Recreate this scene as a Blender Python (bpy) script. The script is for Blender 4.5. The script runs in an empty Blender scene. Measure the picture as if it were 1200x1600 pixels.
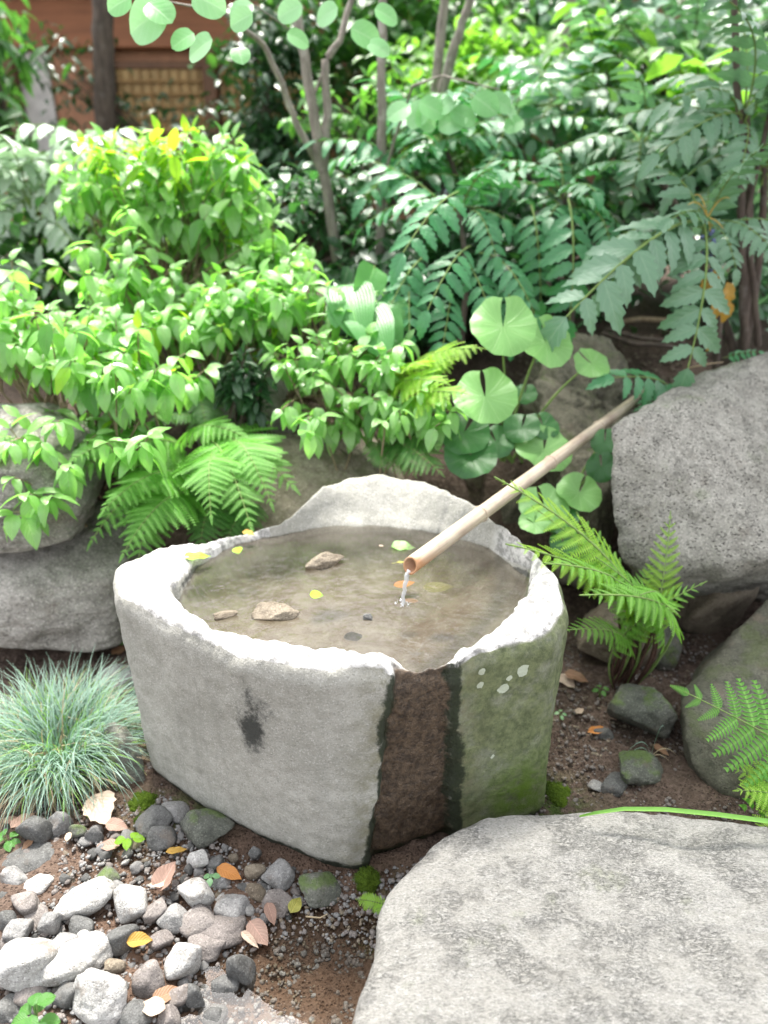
import bpy, bmesh, math, random
import numpy as np
from mathutils import Vector, Matrix
R = random.Random(7)
NR = np.random.RandomState(11)
SC = bpy.context.scene
COL = SC.collection
rad = math.radians

# ------------------------------------------------------------------ camera, sky, sun, exposure
CAM_H, PITCH, FPX = 1.5, rad(25), 1200.0
cd = bpy.data.cameras.new('camera'); cam = bpy.data.objects.new('camera', cd); COL.objects.link(cam)
cam.location = (0, 0, CAM_H); cam.rotation_euler = (rad(90) - PITCH, 0, 0)
cd.sensor_fit = 'VERTICAL'; cd.sensor_height = 36.0; cd.sensor_width = 27.0
cd.lens = 36.0 * FPX / 1600.0; cd.clip_start = 0.05; cd.clip_end = 500
cd.dof.use_dof = True; cd.dof.focus_distance = 1.65; cd.dof.aperture_fstop = 1.8
SC.camera = cam
SUN_EL, SUN_AZ = rad(64), rad(-14)          # azimuth from +Y (behind the garden), slightly to the left
sv = Vector((math.sin(SUN_AZ) * math.cos(SUN_EL), math.cos(SUN_AZ) * math.cos(SUN_EL), math.sin(SUN_EL)))
W = bpy.data.worlds.new('World'); SC.world = W; W.use_nodes = True
wt = W.node_tree
sky = wt.nodes.new('ShaderNodeTexSky'); sky.sky_type = 'NISHITA'; sky.sun_disc = False
sky.sun_elevation = SUN_EL; sky.sun_rotation = SUN_AZ
wt.nodes['Background'].inputs['Strength'].default_value = 0.15
sky.air_density = 1.0; sky.dust_density = 3.0
hs = wt.nodes.new('ShaderNodeHueSaturation'); hs.inputs['Saturation'].default_value = .16      # thin bright haze over the blue
wt.links.new(sky.outputs[0], hs.inputs['Color']); wt.links.new(hs.outputs[0], wt.nodes['Background'].inputs['Color'])
sd = bpy.data.lights.new('sun', 'SUN'); sun = bpy.data.objects.new('sun', sd); COL.objects.link(sun)
sd.energy = 2.7; sd.angle = rad(10); sd.color = (1, 0.95, 0.87)
sun.rotation_euler = (-sv).to_track_quat('-Z', 'Y').to_euler(); sun.location = (0, 3, 8)
SC.view_settings.view_transform = 'Standard'; SC.view_settings.look = 'None'
SC.view_settings.exposure = 2.12; SC.view_settings.gamma = 1.0; SC.view_settings.use_curve_mapping = False
SC.render.engine = 'CYCLES'
SC.cycles.use_denoising = True
SC.cycles.max_bounces = 8; SC.cycles.transparent_max_bounces = 12
SC.cycles.sample_clamp_indirect = 6.0

# ------------------------------------------------------------------ pixel -> world (for measuring where things stand)
def ray(px, py):
    dx = (px - 600) / FPX; dy = -(py - 800) / FPX
    return Vector((dx, math.cos(PITCH) + dy * math.sin(PITCH), -math.sin(PITCH) + dy * math.cos(PITCH)))
def P(px, py, Y=None, z=None):
    d = ray(px, py)
    t = (z - CAM_H) / d.z if z is not None else Y / d.y
    return Vector((0, 0, CAM_H)) + d * t
def zc(p): return p.y * math.cos(PITCH) + (CAM_H - p.z) * math.sin(PITCH)

# ------------------------------------------------------------------ numpy noise
def _hash(ix, iy, iz, seed):
    h = (ix * 374761393 + iy * 668265263 + iz * 2147483647 + seed * 974634777) & 0xFFFFFFFF
    h = ((h ^ (h >> 13)) * 1274126177) & 0xFFFFFFFF
    h = ((h ^ (h >> 16)) * 2246822519) & 0xFFFFFFFF
    return ((h ^ (h >> 15)) & 0xFFFFFF) / float(0xFFFFFF)
def vnoise(p, seed=0):
    p = np.asarray(p, float); i = np.floor(p).astype(np.int64); f = p - i
    f = f * f * f * (f * (f * 6 - 15) + 10)
    out = 0
    for a in (0, 1):
        for b in (0, 1):
            for c in (0, 1):
                w = (f[:, 0] if a else 1 - f[:, 0]) * (f[:, 1] if b else 1 - f[:, 1]) * (f[:, 2] if c else 1 - f[:, 2])
                out = out + w * _hash(i[:, 0] + a, i[:, 1] + b, i[:, 2] + c, seed)
    return out * 2 - 1
def fbm(p, octv=4, gain=.5, seed=0):
    p = np.asarray(p, float); s = 0; a = 1.0
    for k in range(octv):
        s = s + a * vnoise(p * (2.03 ** k) + 17.3 * k, seed + k); a *= gain
    return s
def sstep(a, b, x):
    t = np.clip((x - a) / (b - a), 0, 1); return t * t * (3 - 2 * t)

# ------------------------------------------------------------------ object helpers
def tag(o, label=None, cat=None, group=None, kind=None):
    if label: o['label'] = label
    if cat: o['category'] = cat
    if group: o['group'] = group
    if kind: o['kind'] = kind
    return o
def link(name, data, parent=None, M=None):
    o = bpy.data.objects.new(name, data); COL.objects.link(o)
    if parent is not None: o.parent = parent
    if M is not None: o.matrix_basis = M
    return o
def empty(name, loc, label, cat, group=None):
    o = link(name, None); o.location = loc; o.empty_display_size = .1
    return tag(o, label, cat, group)
def mesh_np(name, V, F, mat=None, uv=None, smooth=True):
    """V (n,3); F: list of index tuples or an (m,k) array; uv per vertex (n,2)"""
    me = bpy.data.meshes.new(name)
    V = np.asarray(V, np.float32)
    if isinstance(F, np.ndarray):
        m, k = F.shape
        me.vertices.add(len(V)); me.vertices.foreach_set('co', V.ravel())
        me.loops.add(m * k); me.loops.foreach_set('vertex_index', F.astype(np.int32).ravel())
        me.polygons.add(m); me.polygons.foreach_set('loop_start', np.arange(0, m * k, k, dtype=np.int32))
        me.polygons.foreach_set('loop_total', np.full(m, k, np.int32))
        me.update(calc_edges=True); me.validate()
    else:
        me.from_pydata([tuple(map(float, v)) for v in V], [], [tuple(int(i) for i in f) for f in F])
        me.update()
    if uv is not None:
        l = me.uv_layers.new(name='UVMap'); idx = np.zeros(len(me.loops), np.int32)
        me.loops.foreach_get('vertex_index', idx)
        l.data.foreach_set('uv', np.asarray(uv, np.float32)[idx].ravel())
    if smooth: me.polygons.foreach_set('use_smooth', np.ones(len(me.polygons), bool))
    if mat: me.materials.append(mat)
    return me
def basis(y, n):
    """matrix whose +Y runs along y and whose +Z leans to n"""
    y = Vector(y).normalized(); n = Vector(n)
    z = n - y * n.dot(y)
    if z.length < 1e-4: z = y.orthogonal()
    z.normalize(); x = y.cross(z)
    M = Matrix.Identity(4)
    for i in range(3): M[i][0], M[i][1], M[i][2] = x[i], y[i], z[i]
    return M
def place(loc, y, n, s=1.0, sx=1.0):
    return Matrix.Translation(loc) @ basis(y, n) @ Matrix.Diagonal((s * sx, s, s, 1))

class Tubes:
    def __init__(s): s.V = []; s.F = []
    def add(s, pts, r0, r1, seg=7, wob=0.0, cap=False):
        pts = [Vector(p) for p in pts]; n = len(pts); b = len(s.V); up = Vector((.3, .2, 1))
        for i, p in enumerate(pts):
            t = (pts[min(i + 1, n - 1)] - pts[max(i - 1, 0)]).normalized()
            a = t.cross(up)
            if a.length < 1e-3: a = t.cross(Vector((1, 0, 0)))
            a.normalize(); c = t.cross(a); r = r0 + (r1 - r0) * i / (n - 1)
            for k in range(seg):
                q = r * (1 + wob * (R.random() - .5)); an = 2 * math.pi * k / seg
                s.V.append(p + (a * math.cos(an) + c * math.sin(an)) * q)
        for i in range(n - 1):
            for k in range(seg):
                s.F.append((b + i * seg + k, b + i * seg + (k + 1) % seg, b + (i + 1) * seg + (k + 1) % seg, b + (i + 1) * seg + k))
        if cap:
            s.F.append(tuple(b + k for k in range(seg))[::-1]); s.F.append(tuple(b + (n - 1) * seg + k for k in range(seg)))
    def build(s, name, mat): return mesh_np(name, [tuple(v) for v in s.V], s.F, mat)
def bez(a, b, c, d=None, n=8):
    o = []
    for i in range(n + 1):
        t = i / n
        if d is None: o.append(a * (1 - t) ** 2 + b * (2 * t * (1 - t)) + c * t * t)
        else: o.append(a * (1 - t) ** 3 + b * (3 * t * (1 - t) ** 2) + c * (3 * t * t * (1 - t)) + d * t ** 3)
    return o

# ------------------------------------------------------------------ material helpers
class NT:
    def __init__(s, name):
        s.m = bpy.data.materials.new(name); s.m.use_nodes = True; s.t = s.m.node_tree; s.N = s.t.nodes
        s.b = s.N['Principled BSDF']; s.out = s.N['Material Output']
    def _set(s, sock, v):
        if hasattr(v, 'is_output') or isinstance(v, bpy.types.NodeSocket): s.t.links.new(v, sock)
        else:
            if isinstance(v, (tuple, list)) and len(v) == 3 and sock.type == 'RGBA': v = (*v, 1)
            sock.default_value = v
    def node(s, typ, props=None, **kw):
        n = s.N.new(typ)
        for k, v in (props or {}).items(): setattr(n, k, v)
        for k, v in kw.items():
            key = int(k[1:]) if k[0] == 'i' and k[1:].isdigit() else k.replace('_', ' ')
            s._set(n.inputs[key], v)
        return n
    def noise(s, vec, scale, detail=6, rough=.55, dist=0.0):
        return s.node('ShaderNodeTexNoise', Vector=vec, Scale=scale, Detail=detail, Roughness=rough, Distortion=dist).outputs['Fac']
    def voro(s, vec, scale, feat='F1', out='Distance', rnd=1.0):
        return s.node('ShaderNodeTexVoronoi', {'feature': feat}, Vector=vec, Scale=scale, Randomness=rnd).outputs[out]
    def mapr(s, v, a, b, c=0.0, d=1.0, smooth=True):
        n = s.node('ShaderNodeMapRange', {'interpolation_type': 'SMOOTHSTEP' if smooth else 'LINEAR'}, i0=v, i1=a, i2=b, i3=c, i4=d)
        return n.outputs[0]
    def math(s, op, a, b=0.0): return s.node('ShaderNodeMath', {'operation': op}, i0=a, i1=b).outputs[0]
    def mix(s, f, a, b, blend='MIX'):
        n = s.node('ShaderNodeMix', {'data_type': 'RGBA', 'blend_type': blend})
        s._set(n.inputs[0], f); s._set(n.inputs[6], a); s._set(n.inputs[7], b)
        return n.outputs[2]
    def attr(s, name): return s.node('ShaderNodeAttribute', {'attribute_name': name}).outputs['Fac']
    def coord(s, which='Object'): return s.node('ShaderNodeTexCoord').outputs[which]
    def bump(s, h, strength, dist=.01, normal=None):
        n = s.node('ShaderNodeBump', Height=h, Strength=strength, Distance=dist)
        if normal is not None: s._set(n.inputs['Normal'], normal)
        return n.outputs[0]
    def fin(s, **kw):
        for k, v in kw.items(): s._set(s.b.inputs[k.replace('_', ' ')], v)
        return s.m

def stone_mat(name, c1, c2, c3, scale=1.0, pits=.0, moss=0.0, wet=0.0, bump=.5, rough=.85, mosscol=(.05, .085, .015), speck=.25, dirt=.45):
    n = NT(name)
    oi = n.node('ShaderNodeObjectInfo')
    v = n.node('ShaderNodeVectorMath', {'operation': 'ADD'}, i0=n.coord(), i1=n.node('ShaderNodeVectorMath', {'operation': 'SCALE'}, i0=oi.outputs['Location'], Scale=3.1).outputs[0]).outputs[0]
    big = n.noise(v, 4 * scale, 5, .6); mid = n.noise(v, 22 * scale, 6, .65); fine = n.noise(v, 160 * scale, 4, .7)
    col = n.mix(n.mapr(big, .35, .65), c1, c2)
    col = n.mix(n.mapr(mid, .42, .72), col, c3)
    col = n.mix(n.mapr(fine, .35, .75, 0, speck), col, (min(1, c1[0] * 1.9), min(1, c1[1] * 1.9), min(1, c1[2] * 1.85)))
    sp = n.voro(v, 230 * scale)
    col = n.mix(n.mapr(sp, .12, .3, speck * 1.3, 0), col, (c3[0] * .4, c3[1] * .4, c3[2] * .4))
    cel = n.node('ShaderNodeSeparateColor', i0=n.voro(v, 300 * scale, 'F1', 'Color')).outputs[0]
    col = n.mix(n.mapr(cel, .84, .9, 0, .3), col, tuple(min(1, q * 1.9) for q in c2)); col = n.mix(n.mapr(cel, .16, .1, 0, .4), col, tuple(q * .5 for q in c3))
    drt = n.noise(v, 13 * scale, 6, .7); col = n.mix(n.mapr(drt, .54, .68, 0, dirt), col, (.13, .10, .075))
    h = n.math('ADD', n.math('MULTIPLY', mid, .8), n.math('MULTIPLY', fine, .35))
    if pits:
        pt = n.voro(n.node('ShaderNodeMapping', Vector=v, Scale=(.55, .8, 1.5)).outputs[0], 170 * scale, 'F1'); pm = n.math('MULTIPLY', n.mapr(pt, .1, .42), n.mapr(n.noise(v, 30 * scale, 3), .35, .6))
        pv = n.mapr(pt, .05, .34, 1, 0)
        pv = n.math('MULTIPLY', pv, n.mapr(n.noise(v, 40 * scale, 3), .42, .58))
        h = n.math('SUBTRACT', h, n.math('MULTIPLY', pv, pits))
        col = n.mix(n.math('MULTIPLY', pv, .55), col, (c3[0] * .35, c3[1] * .35, c3[2] * .33))
    r = rough
    if moss:
        g = n.node('ShaderNodeNewGeometry'); nz = n.node('ShaderNodeSeparateXYZ', i0=g.outputs['Normal']).outputs[2]
        mk = n.math('ADD', n.noise(v, 9 * scale, 6, .65), n.math('MULTIPLY', nz, .12))
        mk = n.mapr(mk, .66 - .25 * moss, .78 - .2 * moss, 0, min(1, moss + .25))
        mc = n.mix(n.noise(v, 140 * scale, 3), mosscol, (mosscol[0] * 2.0, mosscol[1] * 1.9, mosscol[2] * 1.6))
        col = n.mix(mk, col, mc)
        h = n.math('ADD', h, n.math('MULTIPLY', mk, n.math('MULTIPLY', n.noise(v, 260 * scale, 3), .7)))
    if wet: col = n.mix(wet, col, (c3[0] * .45, c3[1] * .45, c3[2] * .43)); r = rough - .5 * wet
    return n.fin(Base_Color=col, Roughness=r, Specular_IOR_Level=.35, Normal=n.bump(h, bump, .012))

def leaf_mat(name, c1, c2, tcol, vein='feather', K=9.0, rough=.38, trans=.38, veincol=None, vs=.35, spec=.5, vb=.5):
    n = NT(name)
    uv = n.node('ShaderNodeSeparateXYZ', i0=n.coord('UV'))
    u, v = uv.outputs[0], uv.outputs[1]
    au = n.math('MULTIPLY', n.math('ABSOLUTE', n.math('SUBTRACT', u, .5)), 2.0)
    rnd = n.math('FRACT', n.math('ADD', n.node('ShaderNodeObjectInfo').outputs['Random'], n.node('ShaderNodeNewGeometry').outputs['Random Per Island']))
    col = n.mix(rnd, c1, c2)
    mott = n.noise(n.coord('Object'), 60, 3)
    col = n.mix(n.mapr(mott, .35, .7, 0, .35), col, (c1[0] * .75, c1[1] * .8, c1[2] * .7))
    mid = n.mapr(au, .02, .09, 1, 0)
    if vein == 'feather':
        ph = n.math('PINGPONG', n.math('SUBTRACT', n.math('MULTIPLY', v, K), n.math('MULTIPLY', au, K * .33)), .5)
        lat = n.mapr(ph, .0, .12, 1, 0); bul = ph
    elif vein == 'parallel':
        ph = n.math('PINGPONG', n.math('MULTIPLY', au, K * .7), .5); lat = n.mapr(ph, .0, .14, 1, 0); bul = ph
    elif vein == 'radial':   # u = angle, v = radius
        ph = n.math('PINGPONG', n.math('MULTIPLY', u, K), .5)
        ph2 = n.math('PINGPONG', n.math('ADD', n.math('MULTIPLY', u, K * 3), n.math('MULTIPLY', n.noise(n.coord('UV'), 5, 2), 1.2)), .5)
        lat = n.math('MAXIMUM', n.mapr(n.math('MULTIPLY', ph, n.math('ADD', v, .12)), .0, .03, 1, 0), n.math('MULTIPLY', n.mapr(ph2, .0, .10, 1, 0), n.mapr(v, .35, .7, 0, .45))); bul = n.math('MULTIPLY', lat, -.6)
        mid = 0.0
    else:
        lat = 0.0; bul = 0.0
    vc = veincol or (min(1, c2[0] * 2.0 + .04), min(1, c2[1] * 1.6 + .06), min(1, c2[2] * 1.8 + .02))
    m = n.math('MAXIMUM', mid, n.math('MULTIPLY', lat, .55)) if vein != 'plain' else mid
    col = n.mix(n.math('MULTIPLY', m, vs), col, vc)
    h = n.math('SUBTRACT', n.math('MULTIPLY', bul, 1.0), n.math('MULTIPLY', mid, .6))
    h = n.math('ADD', h, n.math('MULTIPLY', mott, .5))
    nm = n.bump(h, vb, .003)
    n.fin(Base_Color=col, Roughness=rough, Specular_IOR_Level=spec, Normal=nm)
    if trans:
        tr = n.node('ShaderNodeBsdfTranslucent', Color=n.mix(n.math('MULTIPLY', m, .4), tcol, (tcol[0] * .5, tcol[1] * .5, tcol[2] * .5)), Normal=nm)
        mx = n.node('ShaderNodeMixShader', i0=trans, i1=n.b.outputs[0], i2=tr.outputs[0])
        n.t.links.new(mx.outputs[0], n.out.inputs[0])
    return n.m

# ------------------------------------------------------------------ ground height
def gh(x, y):
    x = np.asarray(x, float); y = np.asarray(y, float)
    yb = 2.22 + .04 * np.sin(x * 3.1) + .10 * sstep(.3, 1.0, x) - .02 * sstep(-.4, -1.2, x)
    z = .44 * sstep(0, .42, y - yb) + .30 * sstep(.4, 2.0, y - yb) + .08 * sstep(2, 5, y - yb)
    z = z - .055 * np.exp(-(((x + .16) / .34) ** 2 + ((y - .93) / .26) ** 2))          # the hollow of the little stream
    z = z + .03 * sstep(.45, .9, x) * sstep(1.2, 1.6, y)
    return z
def ghs(x, y): return float(gh(x, y)) + 0.0
def PG(px, py):
    d = ray(px, py); lo, hi = .4, 12.0
    t = .4
    while t < 14:
        p = Vector((0, 0, CAM_H)) + d * t
        if p.z <= ghs(p.x, p.y): return p
        t += .01
    return p

# ------------------------------------------------------------------ rocks
_ico = {}
def ico(sub):
    if sub not in _ico:
        bm = bmesh.new(); bmesh.ops.create_icosphere(bm, subdivisions=sub, radius=1)
        V = np.array([v.co[:] for v in bm.verts]); F = np.array([[v.index for v in f.verts] for f in bm.faces]); bm.free()
        _ico[sub] = (V, F)
    return _ico[sub]
def rock_mesh(name, dims, seed, sub, mat, ncut=12, p=14, rough=.06, freq=2.2, octv=5, cutmin=.62):
    V, F = ico(sub); rs = np.random.RandomState(seed)
    N = rs.normal(size=(ncut, 3)); N /= np.linalg.norm(N, axis=1)[:, None]; D = cutmin + (1 - cutmin) * rs.rand(ncut)
    N = np.vstack([N, -N[:ncut // 3]]); D = np.concatenate([D, D[:ncut // 3] * .95])
    dot = np.clip(V @ N.T, 0, None) / D
    r = (np.sum(dot ** p, 1) + 1e-6) ** (-1 / p); r = np.minimum(r, 1.25)
    Q = V * r[:, None]
    r2 = fbm(Q * freq + seed * 1.7, octv, .52, seed)
    Q = Q * (1 + rough * r2)[:, None]
    e = np.abs(Q).max(0); Q = Q / e * (np.array(dims) / 2)
    return mesh_np(name, Q, F, mat)
def hull_rock(name, pts, sub, mat, seed=0, p=26, rough=.018, freq=5.0, octv=6, anis=(1, 1, 1)):
    """a boulder as the rounded hull of surveyed corner points; origin at the centre of its base"""
    bm = bmesh.new()
    for q in pts: bm.verts.new(q)
    bmesh.ops.convex_hull(bm, input=bm.verts[:])
    bm.normal_update()
    arr = np.array([q[:] for q in pts]); c = (arr.max(0) + arr.min(0)) / 2
    N = []; D = []
    for f in bm.faces:
        nn = np.array(f.normal[:]); d = float(nn @ (np.array(f.verts[0].co[:]) - c))
        if d < 0: nn, d = -nn, -d
        if d > 1e-4: N.append(nn); D.append(d)
    bm.free()
    N = np.array(N); D = np.array(D); size = (arr.max(0) - arr.min(0)); V, F = ico(sub)
    dirs = V * size; dirs = dirs / np.linalg.norm(dirs, axis=1)[:, None]
    dot = np.clip(dirs @ N.T, 0, None) / D
    r = (np.sum(dot ** p, 1)) ** (-1 / p)
    Q = dirs * r[:, None]
    disp = fbm((Q + c) * freq * np.array(anis), octv, .55, seed) * rough + fbm((Q + c) * 2.1, 2, .5, seed + 9) * rough * 1.6
    Q = Q + dirs * disp[:, None]
    base = np.array([0, 0, Q[:, 2].min()])
    me = mesh_np(name, Q - base, F, mat)
    return me, Vector(c + base)

# ================================================================== MATERIALS
M_soil = NT('soil')
def _soil():
    n = M_soil; v = n.coord('Object')
    a = n.noise(v, 5, 6, .6); b = n.noise(v, 70, 6, .7); c = n.voro(v, 130)
    col = n.mix(n.mapr(a, .35, .65), (.05, .033, .025), (.09, .062, .047))
    col = n.mix(n.mapr(b, .4, .7, 0, .7), col, (.17, .125, .10))
    col = n.mix(n.mapr(c, .1, .35, .6, 0), col, (.022, .015, .012))
    w = n.attr('wet')
    col = n.mix(n.math('MULTIPLY', w, .6), col, n.mix(b, (.085, .046, .027), (.19, .115, .075)))
    ms = n.math('MULTIPLY', n.attr('moss'), n.mapr(n.noise(v, 26, 5), .38, .56))
    col = n.mix(ms, col, n.mix(b, (.025, .045, .008), (.07, .11, .02)))
    h = n.math('ADD', n.math('MULTIPLY', b, 1.0), n.math('MULTIPLY', n.mapr(c, 0, .5), .6))
    n.fin(Base_Color=col, Roughness=n.mapr(w, 0, 1, .92, .5), Normal=n.bump(h, .9, .012), Specular_IOR_Level=.3)
_soil()
M_grey = stone_mat('grey_stone', (.17, .168, .165), (.235, .23, .225), (.11, .11, .108), 1.2, bump=.6)
M_pale = stone_mat('pale_stone', (.36, .355, .34), (.46, .45, .435), (.24, .23, .215), 1.3, bump=.7, speck=.15, pits=.4, dirt=.6)
M_dark = stone_mat('dark_wet_stone', (.085, .085, .083), (.13, .13, .127), (.05, .05, .048), 1.4, bump=.6, wet=.15)
M_purp = stone_mat('purple_stone', (.15, .132, .124), (.20, .18, .168), (.09, .08, .074), 1.3, bump=.6)
M_mossy = stone_mat('mossy_stone', (.085, .09, .075), (.14, .14, .12), (.05, .052, .045), 1.2, moss=.45, bump=.6)
M_brown = stone_mat('brown_stone', (.14, .115, .085), (.20, .17, .13), (.09, .07, .05), 1.1, bump=.6)
M_bould = stone_mat('pitted_boulder', (.20, .192, .168), (.285, .275, .245), (.11, .106, .092), .7, pits=1.6, bump=1.0, moss=.05, speck=.4, dirt=.3)
M_bould2 = stone_mat('mossy_boulder', (.065, .064, .046), (.10, .098, .074), (.04, .04, .03), .8, pits=.35, moss=.32, bump=.7, mosscol=(.04, .055, .018))
M_lava = stone_mat('lava_boulder', (.12, .11, .082), (.20, .185, .14), (.05, .045, .034), 1.0, pits=1.2, bump=1.0, moss=.18)
M_leftb = stone_mat('left_boulder', (.22, .205, .185), (.30, .285, .26), (.15, .14, .125), .7, bump=.8, pits=.4)
M_mud = stone_mat('earthy_boulder', (.17, .145, .11), (.25, .22, .175), (.11, .09, .065), .8, bump=.5, moss=.12, mosscol=(.06, .07, .025))
def step_mat():
    n = NT('stepping_stone'); v = n.coord()
    st = n.node('ShaderNodeMapping', Vector=v, Scale=(1, 2.6, 1)).outputs[0]; st = n.node('ShaderNodeMapping', Vector=st, Rotation=(0, 0, .5)).outputs[0]
    big = n.noise(v, 3, 5, .6); mid = n.noise(st, 26, 8, .7, .6); fine = n.noise(v, 210, 4, .75); wr = n.noise(st, 48, 6, .7, 1.2)
    rdg = n.math('MULTIPLY', n.mapr(n.math('ABSOLUTE', n.math('SUBTRACT', wr, .5)), 0, .03, 1, 0), n.mapr(n.noise(v, 9, 4, .6), .42, .62))
    col = n.mix(n.mapr(big, .35, .65), (.265, .256, .234), (.305, .297, .276)); col = n.mix(n.mapr(n.noise(v, 8, 5, .65), .55, .72, 0, .5), col, (.33, .318, .305))
    col = n.mix(n.mapr(mid, .42, .68, 0, .75), col, (.34, .334, .316))
    cel = n.node('ShaderNodeSeparateColor', i0=n.voro(st, 210, 'F1', 'Color')).outputs[0]
    col = n.mix(n.mapr(cel, .84, .92, 0, .35), col, (.46, .45, .43)); col = n.mix(n.mapr(cel, .18, .1, 0, .6), col, (.13, .13, .12))
    col = n.mix(n.mapr(fine, .38, .55, .55, 0), col, (.18, .178, .165))
    col = n.mix(n.mapr(fine, .58, .78, 0, .4), col, (.44, .43, .41))
    col = n.mix(n.math('MULTIPLY', rdg, .3), col, (.15, .15, .135))
    col = n.mix(n.math('MULTIPLY', n.mapr(n.noise(v, 6, 6, .7), .58, .7), .35), col, (.17, .19, .10))
    h = n.math('SUBTRACT', n.math('ADD', n.math('MULTIPLY', mid, .7), n.math('MULTIPLY', fine, .5)), n.math('MULTIPLY', rdg, .3))
    return n.fin(Base_Color=col, Roughness=.9, Specular_IOR_Level=.3, Normal=n.bump(h, 1.0, .012))
M_step = step_mat()

# ================================================================== GROUND
def build_ground():
    xs = np.concatenate([-np.geomspace(60, 1.6, 40), np.linspace(-1.55, 1.55, 300), np.geomspace(1.6, 60, 40)])
    ys = np.concatenate([-np.geomspace(30, .42, 24) + .8, np.linspace(.4, 2.9, 260), np.geomspace(2.93, 80, 60)])
    X, Y = np.meshgrid(xs, ys); x = X.ravel(); y = Y.ravel(); z = gh(x, y)
    near = np.exp(-np.maximum(0, np.hypot(x, y - 1.6) - 2.5))
    P3 = np.stack([x, y, 0 * x], 1)
    z = z + near * (.012 * fbm(P3 * 6, 4, .5, 3) + .006 * fbm(P3 * 40, 3, .6, 5)) + .05 * (1 - near) * fbm(P3 * .8, 3, .5, 8)
    nx, ny = len(xs), len(ys); i = np.arange(nx * ny).reshape(ny, nx)
    F = np.stack([i[:-1, :-1].ravel(), i[:-1, 1:].ravel(), i[1:, 1:].ravel(), i[1:, :-1].ravel()], 1)
    me = mesh_np('ground', np.stack([x, y, z], 1), F, M_soil.m)
    wet = np.exp(-(((x + .25) / .48) ** 4 + ((y - 1.0) / .36) ** 4)) + .5 * np.exp(-(((x + .62) / .3) ** 2 + ((y - 1.33) / .2) ** 2))
    moss = np.exp(-(((x - .43) / .09) ** 2 + ((y - 1.42) / .12) ** 2)) + np.exp(-(((x + .52) / .1) ** 2 + ((y - 1.42) / .07) ** 2)) + .4 * np.exp(-(((x - .03) / .05) ** 2 + ((y - 1.2) / .06) ** 2))
    for nm, a in (('wet', wet), ('moss', moss)):
        at = me.attributes.new(nm, 'FLOAT', 'POINT'); at.data.foreach_set('value', np.clip(a, 0, 1).astype(np.float32))
    tag(link('ground', me), kind='structure')
build_ground()

# ================================================================== STONE BASIN
BC = (-.08, 1.66)
OT = [(-.689, 1.692), (-.645, 1.568), (-.498, 1.444), (-.296, 1.301), (-.141, 1.256), (.026, 1.266), (.147, 1.300), (.373, 1.406), (.428, 1.50), (.434, 1.628),
      (.40, 1.74), P(806, 835, z=.575)[:2], P(760, 796, z=.59)[:2], P(700, 763, z=.60)[:2], P(655, 743, z=.605)[:2], P(600, 737, z=.61)[:2], P(545, 740, z=.605)[:2], P(500, 757, z=.595)[:2], P(465, 786, z=.57)[:2], P(432, 815, z=.535)[:2], (-.384, 1.985), (-.479, 1.915), (-.61, 1.82)]
OB = [(-.615, 1.561), (-.489, 1.46), (-.309, 1.349), (-.148, 1.264), (-.081, 1.247), (-.015, 1.259), (.162, 1.335), (.397, 1.419), (.42, 1.55), (.41, 1.65), (.33, 1.88),
      (.19, 2.08), (0, 2.19), (-.19, 2.09), (-.3, 2.0), (-.46, 1.9), (-.6, 1.75), (-.63, 1.65)]
IN = [(-.513, 1.622), (-.51, 1.783), (-.425, 1.93), (-.321, 1.985), (-.152, 2.054), (0, 2.046), (.186, 1.991), (.337, 1.884), (.382, 1.783), (.368, 1.68), (.34, 1.58),
      (.284, 1.486), (.193, 1.386), (.121, 1.345), (.053, 1.332), (-.054, 1.352), (-.206, 1.377), (-.369, 1.434), (-.47, 1.53)]
HT = [(-.689, 1.692, .562), (-.5, 1.44, .553), (-.14, 1.26, .562), (0, 1.266, .555), (.035, 1.268, .512), (.135, 1.296, .512), (.19, 1.32, .548), (.42, 1.5, .56), (.40, 1.74, .568), (.33, 1.88, .58),
      (.19, 2.11, .60), (0, 2.237, .61), (-.10, 2.22, .605), (-.19, 2.15, .595), (-.24, 2.09, .57), (-.31, 2.01, .53), (-.384, 1.985, .513), (-.48, 1.915, .518), (-.61, 1.82, .55)]
HI = [(-.52, 1.62, .548), (-.37, 1.43, .545), (-.1, 1.36, .55), (.02, 1.33, .54), (.05, 1.33, .502), (.115, 1.34, .502), (.17, 1.37, .535), (.33, 1.56, .548), (.37, 1.75, .535), (.3, 1.9, .51),
      (0, 2.05, .505), (-.3, 2.0, .50), (-.42, 1.93, .502), (-.5, 1.8, .53)]
def ang(x, y): return math.atan2(y - BC[1], x - BC[0])
def polar(poly, th, sig=1.4):
    out = np.full(len(th), 1e9)
    pts = np.array(poly) - np.array(BC)
    for a, b in zip(pts, np.roll(pts, -1, 0)):
        e = b - a; d = np.stack([np.cos(th), np.sin(th)], 1)
        den = d[:, 0] * e[1] - d[:, 1] * e[0]; den = np.where(np.abs(den) < 1e-9, 1e-9, den)
        t = (a[0] * e[1] - a[1] * e[0]) / den; s = (a[0] * d[:, 1] - a[1] * d[:, 0]) / den
        ok = (t > 0) & (s >= -1e-6) & (s <= 1 + 1e-6); out = np.where(ok, np.minimum(out, t), out)
    k = np.arange(-12, 13); w = np.exp(-(k / sig) ** 2 / 2); w /= w.sum()
    return sum(np.roll(out, kk) * ww for kk, ww in zip(k, w))
def angint(lst, th):
    a = np.array(sorted((ang(x, y) % (2 * math.pi), h) for x, y, h in lst))
    return np.interp(th % (2 * math.pi), np.concatenate([[a[-1, 0] - 2 * math.pi], a[:, 0], [a[0, 0] + 2 * math.pi]]), np.concatenate([[a[-1, 1]], a[:, 1], [a[0, 1]]]))
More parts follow.
